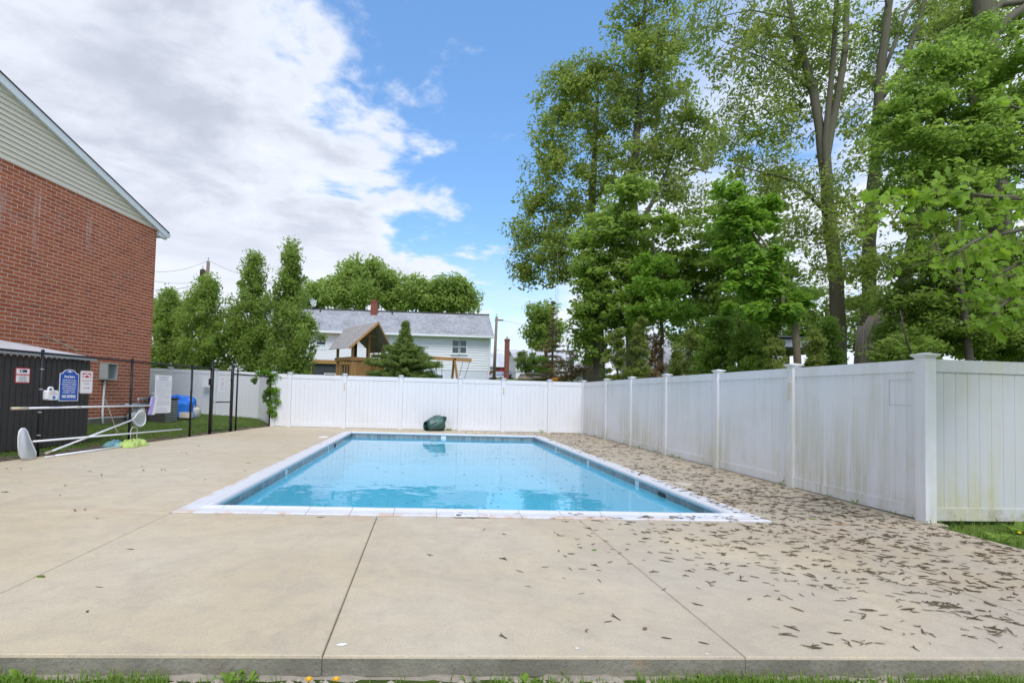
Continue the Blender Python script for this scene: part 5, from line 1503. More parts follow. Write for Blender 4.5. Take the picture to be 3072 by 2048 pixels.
# --- round crowns behind the white house
FG = 'broad trees behind the white house'
def far_tree(label, px, Y, lobes, seed):
    p = at(px, 1100, Y)
    tree('broad_tree', label, [(V(p.x, Y, gz(p.x, Y)), .35), (V(p.x, Y, at(px, 930, Y).z), .18), (V(p.x, Y, at(px, 870, Y).z), .06)], [B(*l) for l in lobes], 'far', 'barkd', .34, .24, 80, 1.15, seed, group=FG, shell=3.0)
far_tree('left crown in the row of trees behind the white house', 945, 66, [(955, 875, 66, 2.0, 1.7, 34), (938, 905, 66, 1.6, 1.6, 20)], 21)
far_tree('tallest rounded tree directly behind the chimney', 1085, 64, [(1090, 815, 64, 2.6, 1.5, 55), (1040, 860, 64, 2.2, 1.7, 40), (1140, 850, 64, 2.2, 1.9, 45), (1075, 885, 64, 3.4, 1.8, 50), (1010, 890, 63, 1.8, 1.5, 25), (1180, 890, 64, 1.8, 1.6, 25)], 22)
far_tree('tree behind the house right of the chimney', 1255, 63, [(1250, 865, 63, 1.7, 1.3, 32), (1225, 900, 63, 1.6, 1.5, 26), (1285, 900, 63, 1.8, 1.5, 28)], 23)
far_tree('rightmost tree behind the grey roof ridge', 1350, 62, [(1350, 862, 62, 2.0, 1.1, 40), (1330, 905, 62, 2.3, 1.5, 40), (1392, 900, 62, 1.5, 1.5, 30)], 24)
# --- small tree and bushes right of the house
tree('broad_tree', 'small rounded tree standing alone right of the utility pole', path(50, (1640, 1110, .2), (1638, 1000, .12), (1632, 930, .04)), [B(1628, 940, 50, 1.5, 1.1, 34), B(1610, 990, 50, 1.3, 1.2, 26), B(1655, 985, 50, 1.4, 1.2, 26), B(1625, 1030, 50, 1.4, .7, 18)], 'pear', 'barkd', .26, .17, 60, .75, 31)
tree('bush', 'dark green rounded bush in front of the small white house', path(33, (1578, 1130, .08), (1576, 1075, .03)), [B(1575, 1085, 33, .65, .7, 26), B(1592, 1100, 33, .7, .6, 22)], 'spruce', 'barkd', .13, .05, 90, .32, 32, 'shrub')
tree('bush', 'yellow-green bush left of the withered spruce trunk', path(32, (1625, 1130, .06), (1628, 1085, .02)), [B(1628, 1098, 32, .45, .7, 22), B(1640, 1115, 32, .5, .5, 14)], 'lime', 'barkd', .12, .06, 70, .3, 33, 'shrub')
def conifer(label, px, pyt, Y, rmax, zlow, seed, lmat, bmat, dens=1.0, per=26, gap=.16, name='spruce_tree', group=None, trunk_r=.09, pw=.85):
    rng = np.random.default_rng(seed); r = random.Random(seed)
    p = at(px, 1130, Y); top = at(px, pyt, Y).z; g_ = gz(p.x, p.y)
    t = thing(name, label, 'tree', V(p.x, Y, g_), group)
    part('trunk', MB().tube([(p.x, Y, g_), (p.x, Y, (g_+top)/2), (p.x, Y, top)], [trunk_r, trunk_r*.6, .008], 8), MAT[bmat], t, True)
    wood = MB(); cs_ = []
    z = zlow
    while z < top-.05:
        f = (z-zlow)/(top-zlow); L_ = rmax*min(1.0, (1-f)*1.35)**pw*(1-.38*f)*(.5+.65*r.random())+.03
        nb_ = max(3, int((9-4*f)*dens)); a0 = r.uniform(0, 6.28)
        for k in range(nb_):
            a = a0+2*math.pi*k/nb_+r.uniform(-.3, .3); l2 = L_*r.uniform(.7, 1.12)
            e = V(p.x+math.cos(a)*l2, Y+math.sin(a)*l2, z-.10*l2+.22*l2*l2/max(rmax, .1))
            b0 = V(p.x, Y, z); wood.tube([b0, b0.lerp(e, .5)-UP*.05*l2, e], [.02, .014, .006], 4, False)
            for q in range(max(2, int(l2/.11))): cs_.append(tuple(b0.lerp(e, (q+.7)/max(2, int(l2/.11))) - UP*(.05*l2 if q else 0)))
        z += gap*(.8+.4*r.random())
    part('boughs', wood, MAT[bmat], t, kind='stuff')
    v, q = leaves(rng, cs_, per, .13, .13, .022, .35, .6)
    v -= np.array((p.x, Y, g_))[None]
    part('needles', fastmesh('needles', v, q, MAT[lmat]), None, t)
    return t
conifer('bushy dark green spruce in front of the play tower', 1212, 962, 21.4, 1.62, 1.55, 41, 'spruce', 'barkd', 1.5, 34, .12, pw=1.0)
conifer('tall withered brown spruce beyond the far fence corner', 1656, 905, 29.5, 1.25, 1.7, 42, 'brownleaf', 'bark', .8, 12, .30, 'withered_spruce', None, .10)
tree('bush', 'brown and green scrub between withered spruce and white shed', path(28, (1720, 1130, .07), (1715, 1080, .02)), [B(1715, 1095, 28, .9, .8, 26), B(1690, 1115, 28, .8, .5, 16)], 'brownleaf', 'barkd', .12, .05, 45, .35, 43, 'shrub')

# --- tall oaks beyond the right corner
OG = 'tall oaks behind the far right corner'
tree('oak_tree', 'tall left oak with broad olive crown against the blue sky', path(31, (1768, 1120, .36), (1772, 800, .30), (1778, 560, .20), (1790, 350, .10), (1795, 240, .03)),
     [B(1800, 215, 31, 1.9, 1.2, 30), B(1720, 240, 31, 1.7, 1.4, 26), B(1690, 330, 31, 1.9, 2.0, 34), B(1780, 350, 31, 2.2, 2.4, 40), B(1655, 470, 31, 1.7, 2.1, 34), B(1740, 500, 31, 2.6, 2.4, 46), B(1630, 600, 31, 1.7, 1.7, 30), B(1720, 650, 31, 2.6, 1.9, 42), B(1590, 710, 31, 1.3, 1.5, 20), B(1660, 740, 31, 2.2, 1.5, 30), B(1570, 800, 31, 1.0, 1.0, 12), B(1630, 820, 31, 1.8, .8, 16), B(1710, 800, 31, 1.5, 1.2, 16)],
     'oak', 'bark', .20, .10, 66, .74, 51, group=OG, twig=.03, shell=2.0, hang=.4)
tree('oak_tree', 'tall central oak whose crown leaves the top of the picture', path(29, (1893, 1120, .34), (1893, 750, .28), (1905, 480, .22), (1925, 220, .14), (1935, 0, .08), (1940, -120, .03)),
     [B(1940, -90, 29, 2.0, 1.6, 34), B(1935, 60, 29, 1.9, 1.9, 40), B(1895, 190, 29, 1.9, 1.5, 34), B(2000, 160, 29, 1.4, 1.5, 24), B(1960, 280, 29, 2.4, 1.7, 40), B(1880, 330, 29, 1.6, 1.6, 26), B(2050, 330, 29, 1.6, 1.9, 26), B(1990, 440, 29, 2.4, 1.7, 36), B(2080, 460, 29, 1.6, 2.0, 28), B(1900, 520, 29, 2.0, 1.6, 28), B(2020, 590, 29, 2.2, 1.6, 30)],
     'oak', 'bark', .20, .10, 66, .72, 52, group=OG, twig=.03, shell=2.0, hang=.4,
     limbs=[path(29, (1897, 700, .15), (1980, 540, .10), (2050, 360, .04))[0:0] or [(at(1897, 720, 29), .15), (at(1990, 540, 29), .09), (at(2060, 340, 29), .03)], [(at(1990, 560, 29), .09), (at(2080, 505, 28.5), .06), (at(2135, 520, 28), .02)]])
# --- dense maple in front of the oaks
tree('maple_tree', 'dense dark green maple filling the corner below the oaks', path(25, (1795, 1130, .30), (1800, 900, .22), (1830, 760, .10), (1860, 640, .04)),
     [B(1880, 610, 25, 1.5, 1.2, 30), B(1820, 720, 25, 1.6, 1.2, 34), B(1930, 700, 25, 2.0, 1.4, 44), B(1780, 830, 25, 1.4, 1.2, 30), B(1880, 830, 25, 2.0, 1.5, 50), B(1980, 830, 25, 1.6, 1.4, 36), B(1770, 940, 25, 1.2, 1.2, 28), B(1850, 950, 25, 1.8, 1.2, 40), B(1950, 930, 25, 1.5, 1.0, 28), B(1780, 1030, 25, 1.0, .9, 18), B(2060, 820, 24, 1.5, 1.2, 28), B(2090, 900, 24, 1.5, .9, 20)],
     'maple', 'barkd', .19, .13, 72, .66, 53, up=1.2, shell=2.4, flat=.42)
tree('young_tree', 'thin dark-stemmed tree with lime drooping leaves near the grey house', path(21, (1984, 1140, .09), (1986, 1000, .075), (1978, 850, .05), (1960, 720, .02)),
     [B(1965, 800, 21, .9, .5, 14), B(1930, 860, 21, .9, .4, 12), B(2000, 880, 21, .9, .45, 12), B(1990, 930, 21, 1.3, .35, 18), B(1930, 950, 21, .9, .35, 12)], 'lime', 'barkd', .17, .07, 80, .38, 54, up=.9, hang=1.0)
tree('maple_tree', 'shadowy maple between the oaks and the big twin trunks', path(23, (2230, 1120, .22), (2225, 900, .16), (2215, 700, .06)),
     [B(2150, 700, 23, 1.6, 1.5, 30), B(2240, 620, 23, 1.6, 1.6, 28), B(2200, 800, 23, 2.0, 1.4, 36), B(2300, 760, 23, 1.6, 1.6, 28), B(2260, 900, 23, 2.2, 1.2, 34), B(2350, 880, 23, 1.5, 1.2, 20), B(2160, 930, 23, 1.3, .8, 16)], 'maple', 'barkd', .17, .12, 66, .66, 55, up=1.1, flat=.42)
# --- young bright maple on a crooked stem
tree('young_tree', 'bright lime maple sapling on a crooked pale stem behind the fence', path(13, (2412, 1090, .10), (2385, 980, .085), (2345, 900, .07), (2352, 840, .06), (2320, 760, .04), (2270, 700, .02)),
     [B(2190, 600, 13.5, .55, .45, 12), B(2210, 680, 13.5, .7, .5, 18), B(2260, 640, 13.5, .6, .5, 14), B(2190, 760, 13.5, .6, .4, 14), B(2270, 770, 13, .7, .4, 14), B(2230, 850, 13, .7, .35, 14), B(2310, 830, 13, .5, .3, 10), B(2330, 940, 12.8, .6, .25, 10), B(2240, 930, 13, .6, .3, 10), B(2400, 900, 13, .4, .25, 6), B(2300, 880, 13, .5, .25, 8)],
     'lime', 'barkl', .135, .085, 75, .26, 56, up=1.1, hang=.5, limbs=[[(at(2350, 880, 13), .05), (at(2290, 830, 13.2), .035), (at(2200, 770, 13.4), .015)], [(at(2345, 850, 13), .045), (at(2270, 720, 13.4), .03), (at(2200, 620, 13.6), .012)]])
# --- big twin trunks, open olive crown
TG = 'big forked trees behind the right fence'
tree('oak_tree', 'big forked trunk left of the pair behind the right fence', path(16.3, (2518, 1090, 0.238), (2508, 850, 0.205), (2482, 600, 0.185), (2478, 470, 0.152), (2512, 300, 0.112, .2), (2535, 150, 0.092, .4), (2542, -60, 0.079, .5)),
     [B(2380, 60, 17, 1.5, 1.2, 24), B(2300, 150, 17, 1.5, 1.0, 22), B(2400, 220, 17, 1.4, 1.0, 20), B(2260, 280, 17, 1.4, 1.1, 22), B(2350, 340, 17, 1.4, 1.0, 22), B(2220, 420, 17, 1.3, 1.0, 20), B(2330, 470, 17, 1.3, 1.0, 20), B(2240, 540, 17, 1.4, .9, 20), B(2380, 560, 16, 1.0, .8, 14), B(2200, 60, 18, 1.5, 1.2, 18), B(2480, 120, 17, 1.0, 1.2, 14), B(2150, 180, 18, 1.2, 1.0, 12), B(2420, 680, 15.5, .9, .8, 12), B(2560, 320, 17.4, .8, 1.0, 10), B(2420, 300, 17.4, .9, .9, 10), B(2420, 150, 17.4, 1.0, 1.0, 10), B(2510, 60, 15.6, .8, .7, 6), B(2460, 560, 15.4, .6, .5, 6), B(2520, 700, 15.2, .7, .6, 14), B(2330, 20, 16.5, 1.4, 1.0, 20), B(2100, 60, 18, 1.4, 1.2, 16), B(2480, 800, 15, .6, .5, 10)],
     'oak', 'bark', .14, .056, 52, .55, 57, group=TG, twig=.022, hang=.7, shell=2.6,
     limbs=[[(at(2484, 600, 16.3), 0.132), (at(2466, 450, 16.3), 0.139), (at(2440, 260, 16.5), 0.125), (at(2385, 100, 16.8), 0.099), (at(2355, -60, 17), 0.073)], [(at(2482, 590, 16.2), 0.099), (at(2476, 430, 16.15), 0.092), (at(2500, 180, 16.0), 0.079), (at(2515, -60, 15.8), 0.066)], 
            [(at(2480, 640, 16.2), 0.059), (at(2380, 540, 16), 0.04), (at(2220, 500, 16), 0.02)], [(at(2445, 280, 16.5), 0.04), (at(2330, 190, 16.6), 0.026), (at(2160, 120, 17), 0.01)], [(at(2400, 60, 16.8), 0.033), (at(2250, 30, 17), 0.02), (at(2120, 60, 17.5), 0.008)]])
tree('oak_tree', 'big forked trunk right of the pair behind the right fence', path(17.2, (2590, 1090, 0.238), (2605, 800, 0.198), (2625, 500, 0.178), (2640, 250, 0.145), (2665, 30, 0.119), (2690, -120, 0.092)),
     [B(2600, 60, 18, 1.2, 1.1, 14), B(2700, 120, 18, 1.2, 1.0, 12), B(2580, 220, 18, 1.0, 1.0, 10), B(2780, 40, 18, 1.2, 1.0, 12), B(2560, 460, 17, .9, .9, 10), B(2690, 320, 17, 1.0, 1.0, 10), B(2700, 440, 16.5, 1.0, .9, 12), B(2560, 640, 16, .8, .8, 12), B(2650, 620, 16, .8, .7, 10), B(2570, 780, 15.6, .7, .6, 12), B(2640, 800, 15.6, .7, .6, 12), B(2600, 900, 15.4, .6, .5, 10), B(2600, 120, 18.4, .9, .9, 10), B(2570, 300, 18.4, .8, .9, 8), B(2740, 230, 16, .7, .6, 6), B(2730, 40, 18, 1.0, .8, 10), B(2670, 480, 15.8, .6, .5, 6), B(2860, 100, 16.5, 1.2, .9, 18), B(2820, 20, 17, 1.2, .9, 16)],
     'oak', 'bark', .14, .058, 52, .50, 58, group=TG, twig=.022, hang=.6, limbs=[[(at(2640, 300, 17.2), 0.099), (at(2715, 190, 17), 0.086), (at(2760, 60, 17), 0.073), (at(2790, -80, 17), 0.053)], [(at(2615, 640, 17.2), 0.066), (at(2690, 510, 17), 0.059), (at(2790, 430, 16.8), 0.033)], [(at(2650, 220, 17.2), 0.066), (at(2720, 30, 17.4), 0.053), (at(2790, -40, 17.5), 0.04)]])
tree('leaning_tree', 'dark trunk leaning right beside the pale dead stump', path(15.2, (2660, 1090, 0.224), (2690, 960, 0.185), (2740, 720, 0.152), (2790, 560, 0.125)), [B(2800, 560, 15.2, .9, .7, 16), B(2760, 700, 15, .8, .6, 12), B(2830, 700, 15, .9, .7, 16)], 'thicket', 'barkd', .12, .08, 70, .38, 59, twig=.02)
# --- pale dead stump
a0_ = at(2590, 1092, 14.6)
t = thing('dead_stump', 'pale split dead stump leaning between the big trunks', 'stump', V(a0_.x, a0_.y, gz(a0_.x, a0_.y)))
part('stem', MB().tube([V(a0_.x-.05, a0_.y, .3), at(2600, 1040, 14.6), at(2640, 940, 14.5), at(2652, 925, 14.5)], [.22, .20, .17, .12], 9), MAT['barkl'], t, True)
part('stem', MB().tube([V(a0_.x-.15, a0_.y, .3), at(2585, 1020, 14.5), at(2615, 950, 14.4)], [.14, .12, .09], 8), MAT['barkl'], t, True)
part('broken_snag', MB().tube([V(a0_.x-.3, a0_.y, .3), at(2578, 1040, 14.3), at(2582, 978, 14.3)], [.13, .10, .08], 8), MAT['barkl'], t, True)
# --- trees at the far right
tree('hornbeam_tree', 'broad fresh-green tree filling the upper right of the view', path(11, (3050, 1090, .20), (3000, 700, .16), (2960, 420, .11), (2900, 250, .05)),
     [B(2800, 230, 11, .9, .5, 30), B(2920, 170, 11, 1.0, .6, 37), B(3040, 200, 11, 1.0, .7, 37), B(2740, 330, 11, .8, .5, 30), B(2860, 340, 11, 1.0, .6, 40), B(2990, 350, 11, 1.0, .6, 40), B(2710, 430, 11, .8, .5, 27), B(2830, 450, 11, 1.0, .5, 40), B(2960, 480, 11, 1.0, .5, 37), B(3090, 440, 11, .9, .7, 30), B(2720, 540, 11, .7, .5, 23), B(2840, 580, 11, .9, .5, 30), B(2980, 620, 11, 1.0, .5, 30)],
     'mid', 'bark', .095, .055, 74, .36, 60, up=1.1, shell=2.6, flat=.38, hang=.2, limbs=[[(at(3010, 760, 11), .09), (at(2900, 450, 11), .06), (at(2740, 310, 11), .02)], [(at(2975, 480, 11), .08), (at(3060, 300, 11), .05), (at(3120, 120, 11), .02)]])
tree('oak_tree', 'tall trunk crossing the top right corner behind the fresh-green tree', path(14, (3000, 1090, .34), (2985, 500, .28), (2955, 90, .24), (2950, -80, .20)), [B(2900, 40, 15, 1.0, .8, 27), B(3040, 60, 15, 1.0, .8, 23), B(2830, 110, 15, .8, .7, 20)], 'oak', 'bark', .13, .06, 60, .45, 61, limbs=[[(at(2965, 130, 14), .15), (at(3020, 60, 14), .12), (at(3110, -10, 14), .08)], [(at(2960, 60, 14), .10), (at(3000, 15, 14), .09), (at(3110, 0, 14), .06)]])
tree('thicket_tree', 'dark tangled understorey along the far right fence', path(10, (2940, 1080, .08), (2890, 900, .06), (2870, 760, .04), (2880, 650, .02)),
     [B(2760, 800, 10.5, .6, .5, 34), B(2860, 760, 10.5, .8, .5, 40), B(2980, 780, 10.5, .8, .6, 40), B(3080, 800, 10.5, .7, .7, 34), B(2740, 910, 10.5, .6, .5, 34), B(2840, 890, 10.5, .8, .5, 44), B(2960, 900, 10.5, .8, .6, 44), B(3070, 930, 10.5, .8, .6, 40), B(2760, 1000, 10.5, .7, .4, 37), B(2870, 1000, 10.5, .8, .4, 44), B(2980, 1010, 10.5, .8, .4, 44), B(3080, 1030, 10.5, .7, .4, 37), B(2720, 1050, 10, .5, .25, 23)],
     'thicket', 'barkd', .080, .042, 85, .30, 62, up=.8, flat=.5, limbs=[[(at(2890, 900, 10), .04), (at(2830, 800, 10), .03), (at(2800, 700, 10), .015)], [(at(2740, 1090, 9.6), .018), (at(2715, 1000, 9.6), .014), (at(2700, 930, 9.6), .006)]])
# distant greenery closing the view low on the right
for i, (px, Y, w, top_, lab) in enumerate(((2140, 34, 3.0, 900, 'distant dark tree behind the grey house'), (2480, 30, 3.2, 830, 'distant dark tree seen between the big trunks'), (2800, 26, 3.5, 760, 'distant dark tree behind the thicket'), (3060, 24, 3.5, 720, 'distant dark tree at the right edge'))):
    tree('background_tree', lab, path(Y, (px, 1110, .2), (px, 980, .12), (px, top_+60, .04)), [B(px, (top_+1080)/2, Y, w, (1080-top_)/1600*Y/2, 60), B(px-90, 1000, Y, w*.6, 1.2, 24), B(px+90, 990, Y, w*.6, 1.3, 24)], 'thicket', 'barkd', .20, .13, 70, .7, 70+i, group='distant trees on the right')

# --- shrubs right behind the fence
SG = 'shrubs along the right fence'
def shrub(label, px, pyt, pxw, Y, seed, lmat='cedarleaf', ln=.11, wd_=.028, n=44, up=.1, hang=-.8, per=70, sp=.17):
    p = at(px, 1120, Y); top = at(px, pyt, Y).z; w = pxw/1600*Y/2; z0 = .9; H = top-z0
    bl = []
    for k in range(4):
        f = (k+.5)/4; bl.append(((p.x, p.y, z0+H*f), (w*(1.05-.62*f), w*(1.05-.62*f), H/5), max(6, int(1.7*n*(1.1-.7*f)))//2))
    tree('shrub', label, [(V(p.x, p.y, gz(p.x, p.y)), .05), (V(p.x, p.y, z0+H*.6), .03), (V(p.x, p.y, top-.1), .008)], bl, lmat, 'barkd', ln, wd_, per, sp, seed, 'shrub', SG, up=up, hang=hang, twig=.008, shell=1.8)
shrub('wide yellow-green cedar below the dark maple', 1852, 985, 130, 20.0, 81, n=60)
shrub('narrow yellow-green cedar right of the wide one', 1915, 955, 90, 19.6, 82, n=50)
shrub('small dark cedar in front of the grey house', 2028, 1045, 70, 17.5, 83, n=34)
shrub('feathery cedar at the right end of the grey house', 2072, 1000, 66, 16.5, 84, n=36)
shrub('large leafy green shrub between grey house and gazebo', 2150, 960, 170, 14.6, 85, 'mid', .09, .05, 70, .8, .3, 80, .22)
shrub('tall leafy green shrub left of the gazebo', 2240, 985, 150, 13.8, 86, 'mid', .09, .05, 64, .8, .3, 80, .22)
shrub('cedar tuft in front of the gazebo posts', 2330, 1020, 80, 12.6, 87, n=36)
shrub('cedar tuft between crooked sapling and twin trunks', 2445, 1010, 100, 12.2, 88, n=36)
shrub('pale cedar tuft at the foot of the dead stump', 2650, 985, 90, 11.4, 89, n=34)
shrub('low brownish shrub left of the gazebo under the maple', 1965, 1000, 80, 21.0, 90, 'brownleaf', .10, .05, 26, .5, .2, 55, .25)

shrub('leafy shrub filling the gap left of the twin trunks', 2480, 960, 120, 14.2, 92, 'mid', .09, .05, 50, .8, .3, 80, .24)
shrub('round green shrub behind the fence under the shadowy maple', 2300, 960, 150, 17.0, 93, 'thicket', .10, .06, 56, .8, .3, 80, .26)
shrub('leafy shrub between the thin dark-stemmed tree and grey roof', 2110, 1010, 110, 18.5, 94, 'mid', .10, .06, 44, .8, .3, 80, .24)
shrub('green shrub between the twin trunks and the leaning trunk', 2625, 930, 110, 18.6, 95, 'thicket', .11, .065, 50, .8, .3, 80, .28)
shrub('low green shrub at the foot of the leaning trunk', 2720, 1000, 110, 11.0, 96, 'thicket', .085, .05, 44, .8, .3, 80, .20)
# --- climbing vine on the chain-link end post
pv = cp(S7, 0)
bl = [((pv.x+.05, pv.y-.10, 1.62), (.26, .12, .20), 16), ((pv.x+.08, pv.y-.10, 1.25), (.24, .12, .25), 18), ((pv.x+.10, pv.y-.10, .85), (.22, .12, .28), 18), ((pv.x+.12, pv.y-.10, .50), (.15, .10, .18), 10), ((pv.x-.20, pv.y-.15, 1.80), (.30, .12, .12), 10), ((pv.x-.12, pv.y-.08, 1.0), (.12, .10, .35), 8), ((pv.x-.45, pv.y-.4, 1.55), (.08, .08, .16), 3)]
tree('climbing_vine', 'leafy green vine climbing the end post of the chain-link', [(pv+V(.03, -.07, 0), .016), (pv+V(.05, -.07, .9), .014), (pv+V(.02, -.07, 1.75), .008)], bl, 'lime', 'barkd', .075, .055, 26, .13, 91, 'vine', twig=.005, hang=.8)

# --- large-leaved maple bough reaching in from the right
bt = V(11.4, 7.6, gz(11.4, 7.6))
t = thing('bigleaf_maple', 'large-leaved lime bough hanging in from the right edge', 'tree', bt)
part('trunk', MB().tube([bt, V(11.3, 7.6, 2.4), V(11.0, 7.5, 5.5), V(10.6, 7.3, 7.5)], [.16, .14, .10, .04], 10), MAT['bark'], t, True)
lf = MB(); half = [(0, -.02), (.030, -.050), (.060, -.012), (.048, .010), (.082, .045), (.050, .058), (.040, .095), (.018, .088), (0, .135)]
outl = half + [(-x, y) for x, y in half[-2:0:-1]]
lf.v = [(0, .03, .006)] + [(x, y, -.55*x*x/.08 - 1.6*max(0, y-.02)**2) for x, y in outl]
nn = len(outl); lf.f = [(0, 1+i, 1+(i+1) % nn) for i in range(nn)]
lme = lf.mesh('leaf', MAT['bigleaf'])
r = random.Random(5)
LM = 1.06
stalks = MB(); more = MB()
def bough(pts, nl, spr):
    P_ = [at(*q) for q in pts]; m = MB(); n = len(P_)
    m.tube(P_, [.030*(1-.8*k/(n-1))+.004 for k in range(n)], 6); part('bough', m, MAT['bark'], t, True)
    for k in range(int(nl*LM)):
        f = r.random()**.75*(n-1); i = min(int(f), n-2); p = P_[i].lerp(P_[i+1], f-i)
        q = p + V(r.gauss(0, spr), r.gauss(0, spr), r.gauss(-.05, spr*.75))
        tip = V(r.uniform(-1, .3), r.uniform(-.7, .3), r.uniform(-1.1, -.15)).normalized()
        nrm = V(r.gauss(0, .5), r.gauss(-.5, .5), 1).normalized(); xx = tip.cross(nrm).normalized(); nrm = xx.cross(tip)
        s = r.uniform(.40, .90)
        inst('leaf', lme, t, frame(q, xx*s, tip*s, nrm*s))
        part_st = P_[i].lerp(P_[i+1], f-i); stalks.tube([part_st, q], .0022, 3, False)
        for _ in range(2):
            q2 = q + V(r.gauss(0, .09), r.gauss(.10, .10), r.gauss(.02, .08)); s2 = s*r.uniform(.5, .8)
            F2 = frame(q2, xx*s2, (tip+V(r.gauss(0, .3), r.gauss(0, .3), r.gauss(0, .2)))*s2, nrm*s2)
            more.add([F2 @ Vector(p_) for p_ in lf.v], lf.f)
bough([(3500, 560, 6.2), (3200, 600, 5.3), (2980, 590, 4.9), (2800, 575, 4.7), (2640, 600, 4.6)], 100, .11)
bough([(3500, 700, 6.0), (3200, 660, 5.2), (3060, 690, 4.8), (2930, 720, 4.7), (2850, 770, 4.6)], 60, .13)
bough([(3500, 860, 5.8), (3200, 820, 5.0), (3060, 870, 4.7), (2980, 940, 4.6)], 55, .12)
bough([(3450, 420, 5.8), (3200, 350, 5.2), (3080, 330, 4.9), (3030, 320, 4.8)], 22, .10)
bough([(3450, 760, 5.5), (3200, 720, 5.1), (3080, 780, 4.9), (2980, 830, 4.8)], 40, .12)
part('limb', MB().tube([V(11.05, 7.5, 4.9), at(3500, 560, 6.2), at(3500, 700, 6.0), at(3500, 860, 5.8)], [.07, .05, .04, .02], 8), MAT['bark'], t, True)
part('limb', MB().tube([at(3500, 560, 6.2), at(3450, 420, 5.8)], [.04, .03], 8), MAT['bark'], t, True)
part('limb', MB().tube([at(3500, 700, 6.0), at(3450, 760, 5.5)], [.03, .02], 8), MAT['bark'], t, True)
part('leaf_stalks', stalks, MAT['barkl'], t, kind='stuff')
part('small_leaves', more, MAT['bigleaf'], t, kind='stuff')
# ------------------------------------------------------------------ fallen catkins, leaves, grass and weeds
def blades(name, pts, hmin, hmax, wd_, mat, seed, lean=.35, kind='stuff', cat=None, label=None):
    rng = np.random.default_rng(seed); P_ = np.asarray(pts, float); n = len(P_)
    h = hmin + (hmax-hmin)*rng.random(n); a = rng.random(n)*6.283; l = rng.normal(size=n)*lean
    dx = np.stack([np.cos(a), np.sin(a), np.zeros(n)], 1); dy = np.stack([-np.sin(a), np.cos(a), np.zeros(n)], 1)
    up = np.array([0, 0, 1.0])
    mid = P_ + up*(h*.55)[:, None] + dy*(l*h*.25)[:, None]; tip = P_ + up*(h*(1-.25*np.abs(l)))[:, None] + dy*(l*h*.9)[:, None]
    w = (wd_*(.6+.8*rng.random(n)))[:, None]
    v = np.stack([P_-dx*w*.5, P_+dx*w*.5, mid+dx*w*.4, tip+dx*w*.04, tip-dx*w*.04, mid-dx*w*.4], 1).reshape(-1, 3)
    q = np.concatenate([np.arange(n)[:, None]*6+np.array([[0, 1, 2, 5]]), np.arange(n)[:, None]*6+np.array([[5, 2, 3, 4]])])
    o = struct(name, fastmesh(name, v, q, MAT[mat]), None, kind=kind)
    return props(o, label, cat)
rng = np.random.default_rng(7)
# front verge
pts = []
while len(pts) < 12000:
    x = rng.uniform(-3.2, 5.4); y = 2.60 - abs(rng.normal())*.10
    d = 1.0 if x < -1.15 else (.03 if x < .35 else (.18 if x < 1.0 else .7))
    if y > 2.54: d *= .55
    if rng.random() < d*(.55+.45*math.sin(x*5)+.2): pts.append((x, y, height(x, min(y, 2.6))-.01))
blades('verge_grass', pts, .025, .085, .006, 'grass', 3, .7)
pts = []
while len(pts) < 26000:
    y = rng.uniform(8, 21.6); x = rng.uniform(-10.5, -5.2)
    if x > clx(y)-.25-.2*math.sin(y*3): continue
    pts.append((x, y, height(x, y)-.005))
blades('lawn_grass', pts, .03, .075, .012, 'grassd', 4, .5)
pts = []
while len(pts) < 3800:
    x = rng.uniform(5.47, 8.5); y = rng.uniform(3.6, 6.1)
    pts.append((x, y, -.09+.05*rng.random()))
blades('corner_grass', pts, .05, .13, .009, 'grassd', 5, .6)
# stones of the broken footing
m = MB(); r = random.Random(9)
for k in range(260):
    x = r.uniform(-1.6, 5.2); y = 2.60-abs(r.gauss(0, .035)); s = r.uniform(.008, .028); z = -.11+r.uniform(-.01, .012)
    o0 = len(m.v)
    for ax in ((1, 0, 0), (-1, 0, 0), (0, 1, 0), (0, -1, 0), (0, 0, 1), (0, 0, -1)):
        m.v.append((x+ax[0]*s*r.uniform(.7, 1.3), y+ax[1]*s*r.uniform(.6, 1), z+ax[2]*s*r.uniform(.5, .9)))
    m.f += [tuple(o0+i for i in f) for f in ((0, 2, 4), (2, 1, 4), (1, 3, 4), (3, 0, 4), (2, 0, 5), (1, 2, 5), (3, 1, 5), (0, 3, 5))]
struct('gravel', m, MAT['rubble'], kind='stuff')
# catkins
def catkin(r, L_, rad):
    m = MB(); n = 5; bend = r.gauss(0, .9); a = 0; p = V(-L_/2, 0, rad); P_ = [p]
    for k in range(n-1):
        a += bend/(n-1)+r.gauss(0, .12); p = p + V(math.cos(a), math.sin(a), r.uniform(-.05, .05))*L_/(n-1); p.z = max(rad*.8, p.z); P_.append(p)
    m.tube(P_, [rad*.6, rad, rad*1.05, rad*.9, rad*.4], 4); return m
kinds = []
for k in range(9):
    rr = random.Random(k); mb = catkin(rr, rr.uniform(.045, .085), rr.uniform(.0026, .0042))
    if k % 3 == 0: mb2 = catkin(rr, .05, .003); mb.add([(x*.6+.004, y*.6+.012+.3*x, z+.003) for x, y, z in mb2.v], mb2.f)
    mt = MAT['catkinl'] if k in (4, 8) else MAT['catkin']
    kinds.append((mb, mb.mesh('fallen_catkin', mt)))
def dens(x, y):
    d = sst(-.4, 4.6, x)**1.6
    if y < 5.5: d *= .35 + .65*sst(2.6, 4.8, y) if x < 2.2 else .55+.45*sst(2.6, 4.0, y)
    return d + .006
spots = []
r = random.Random(21)
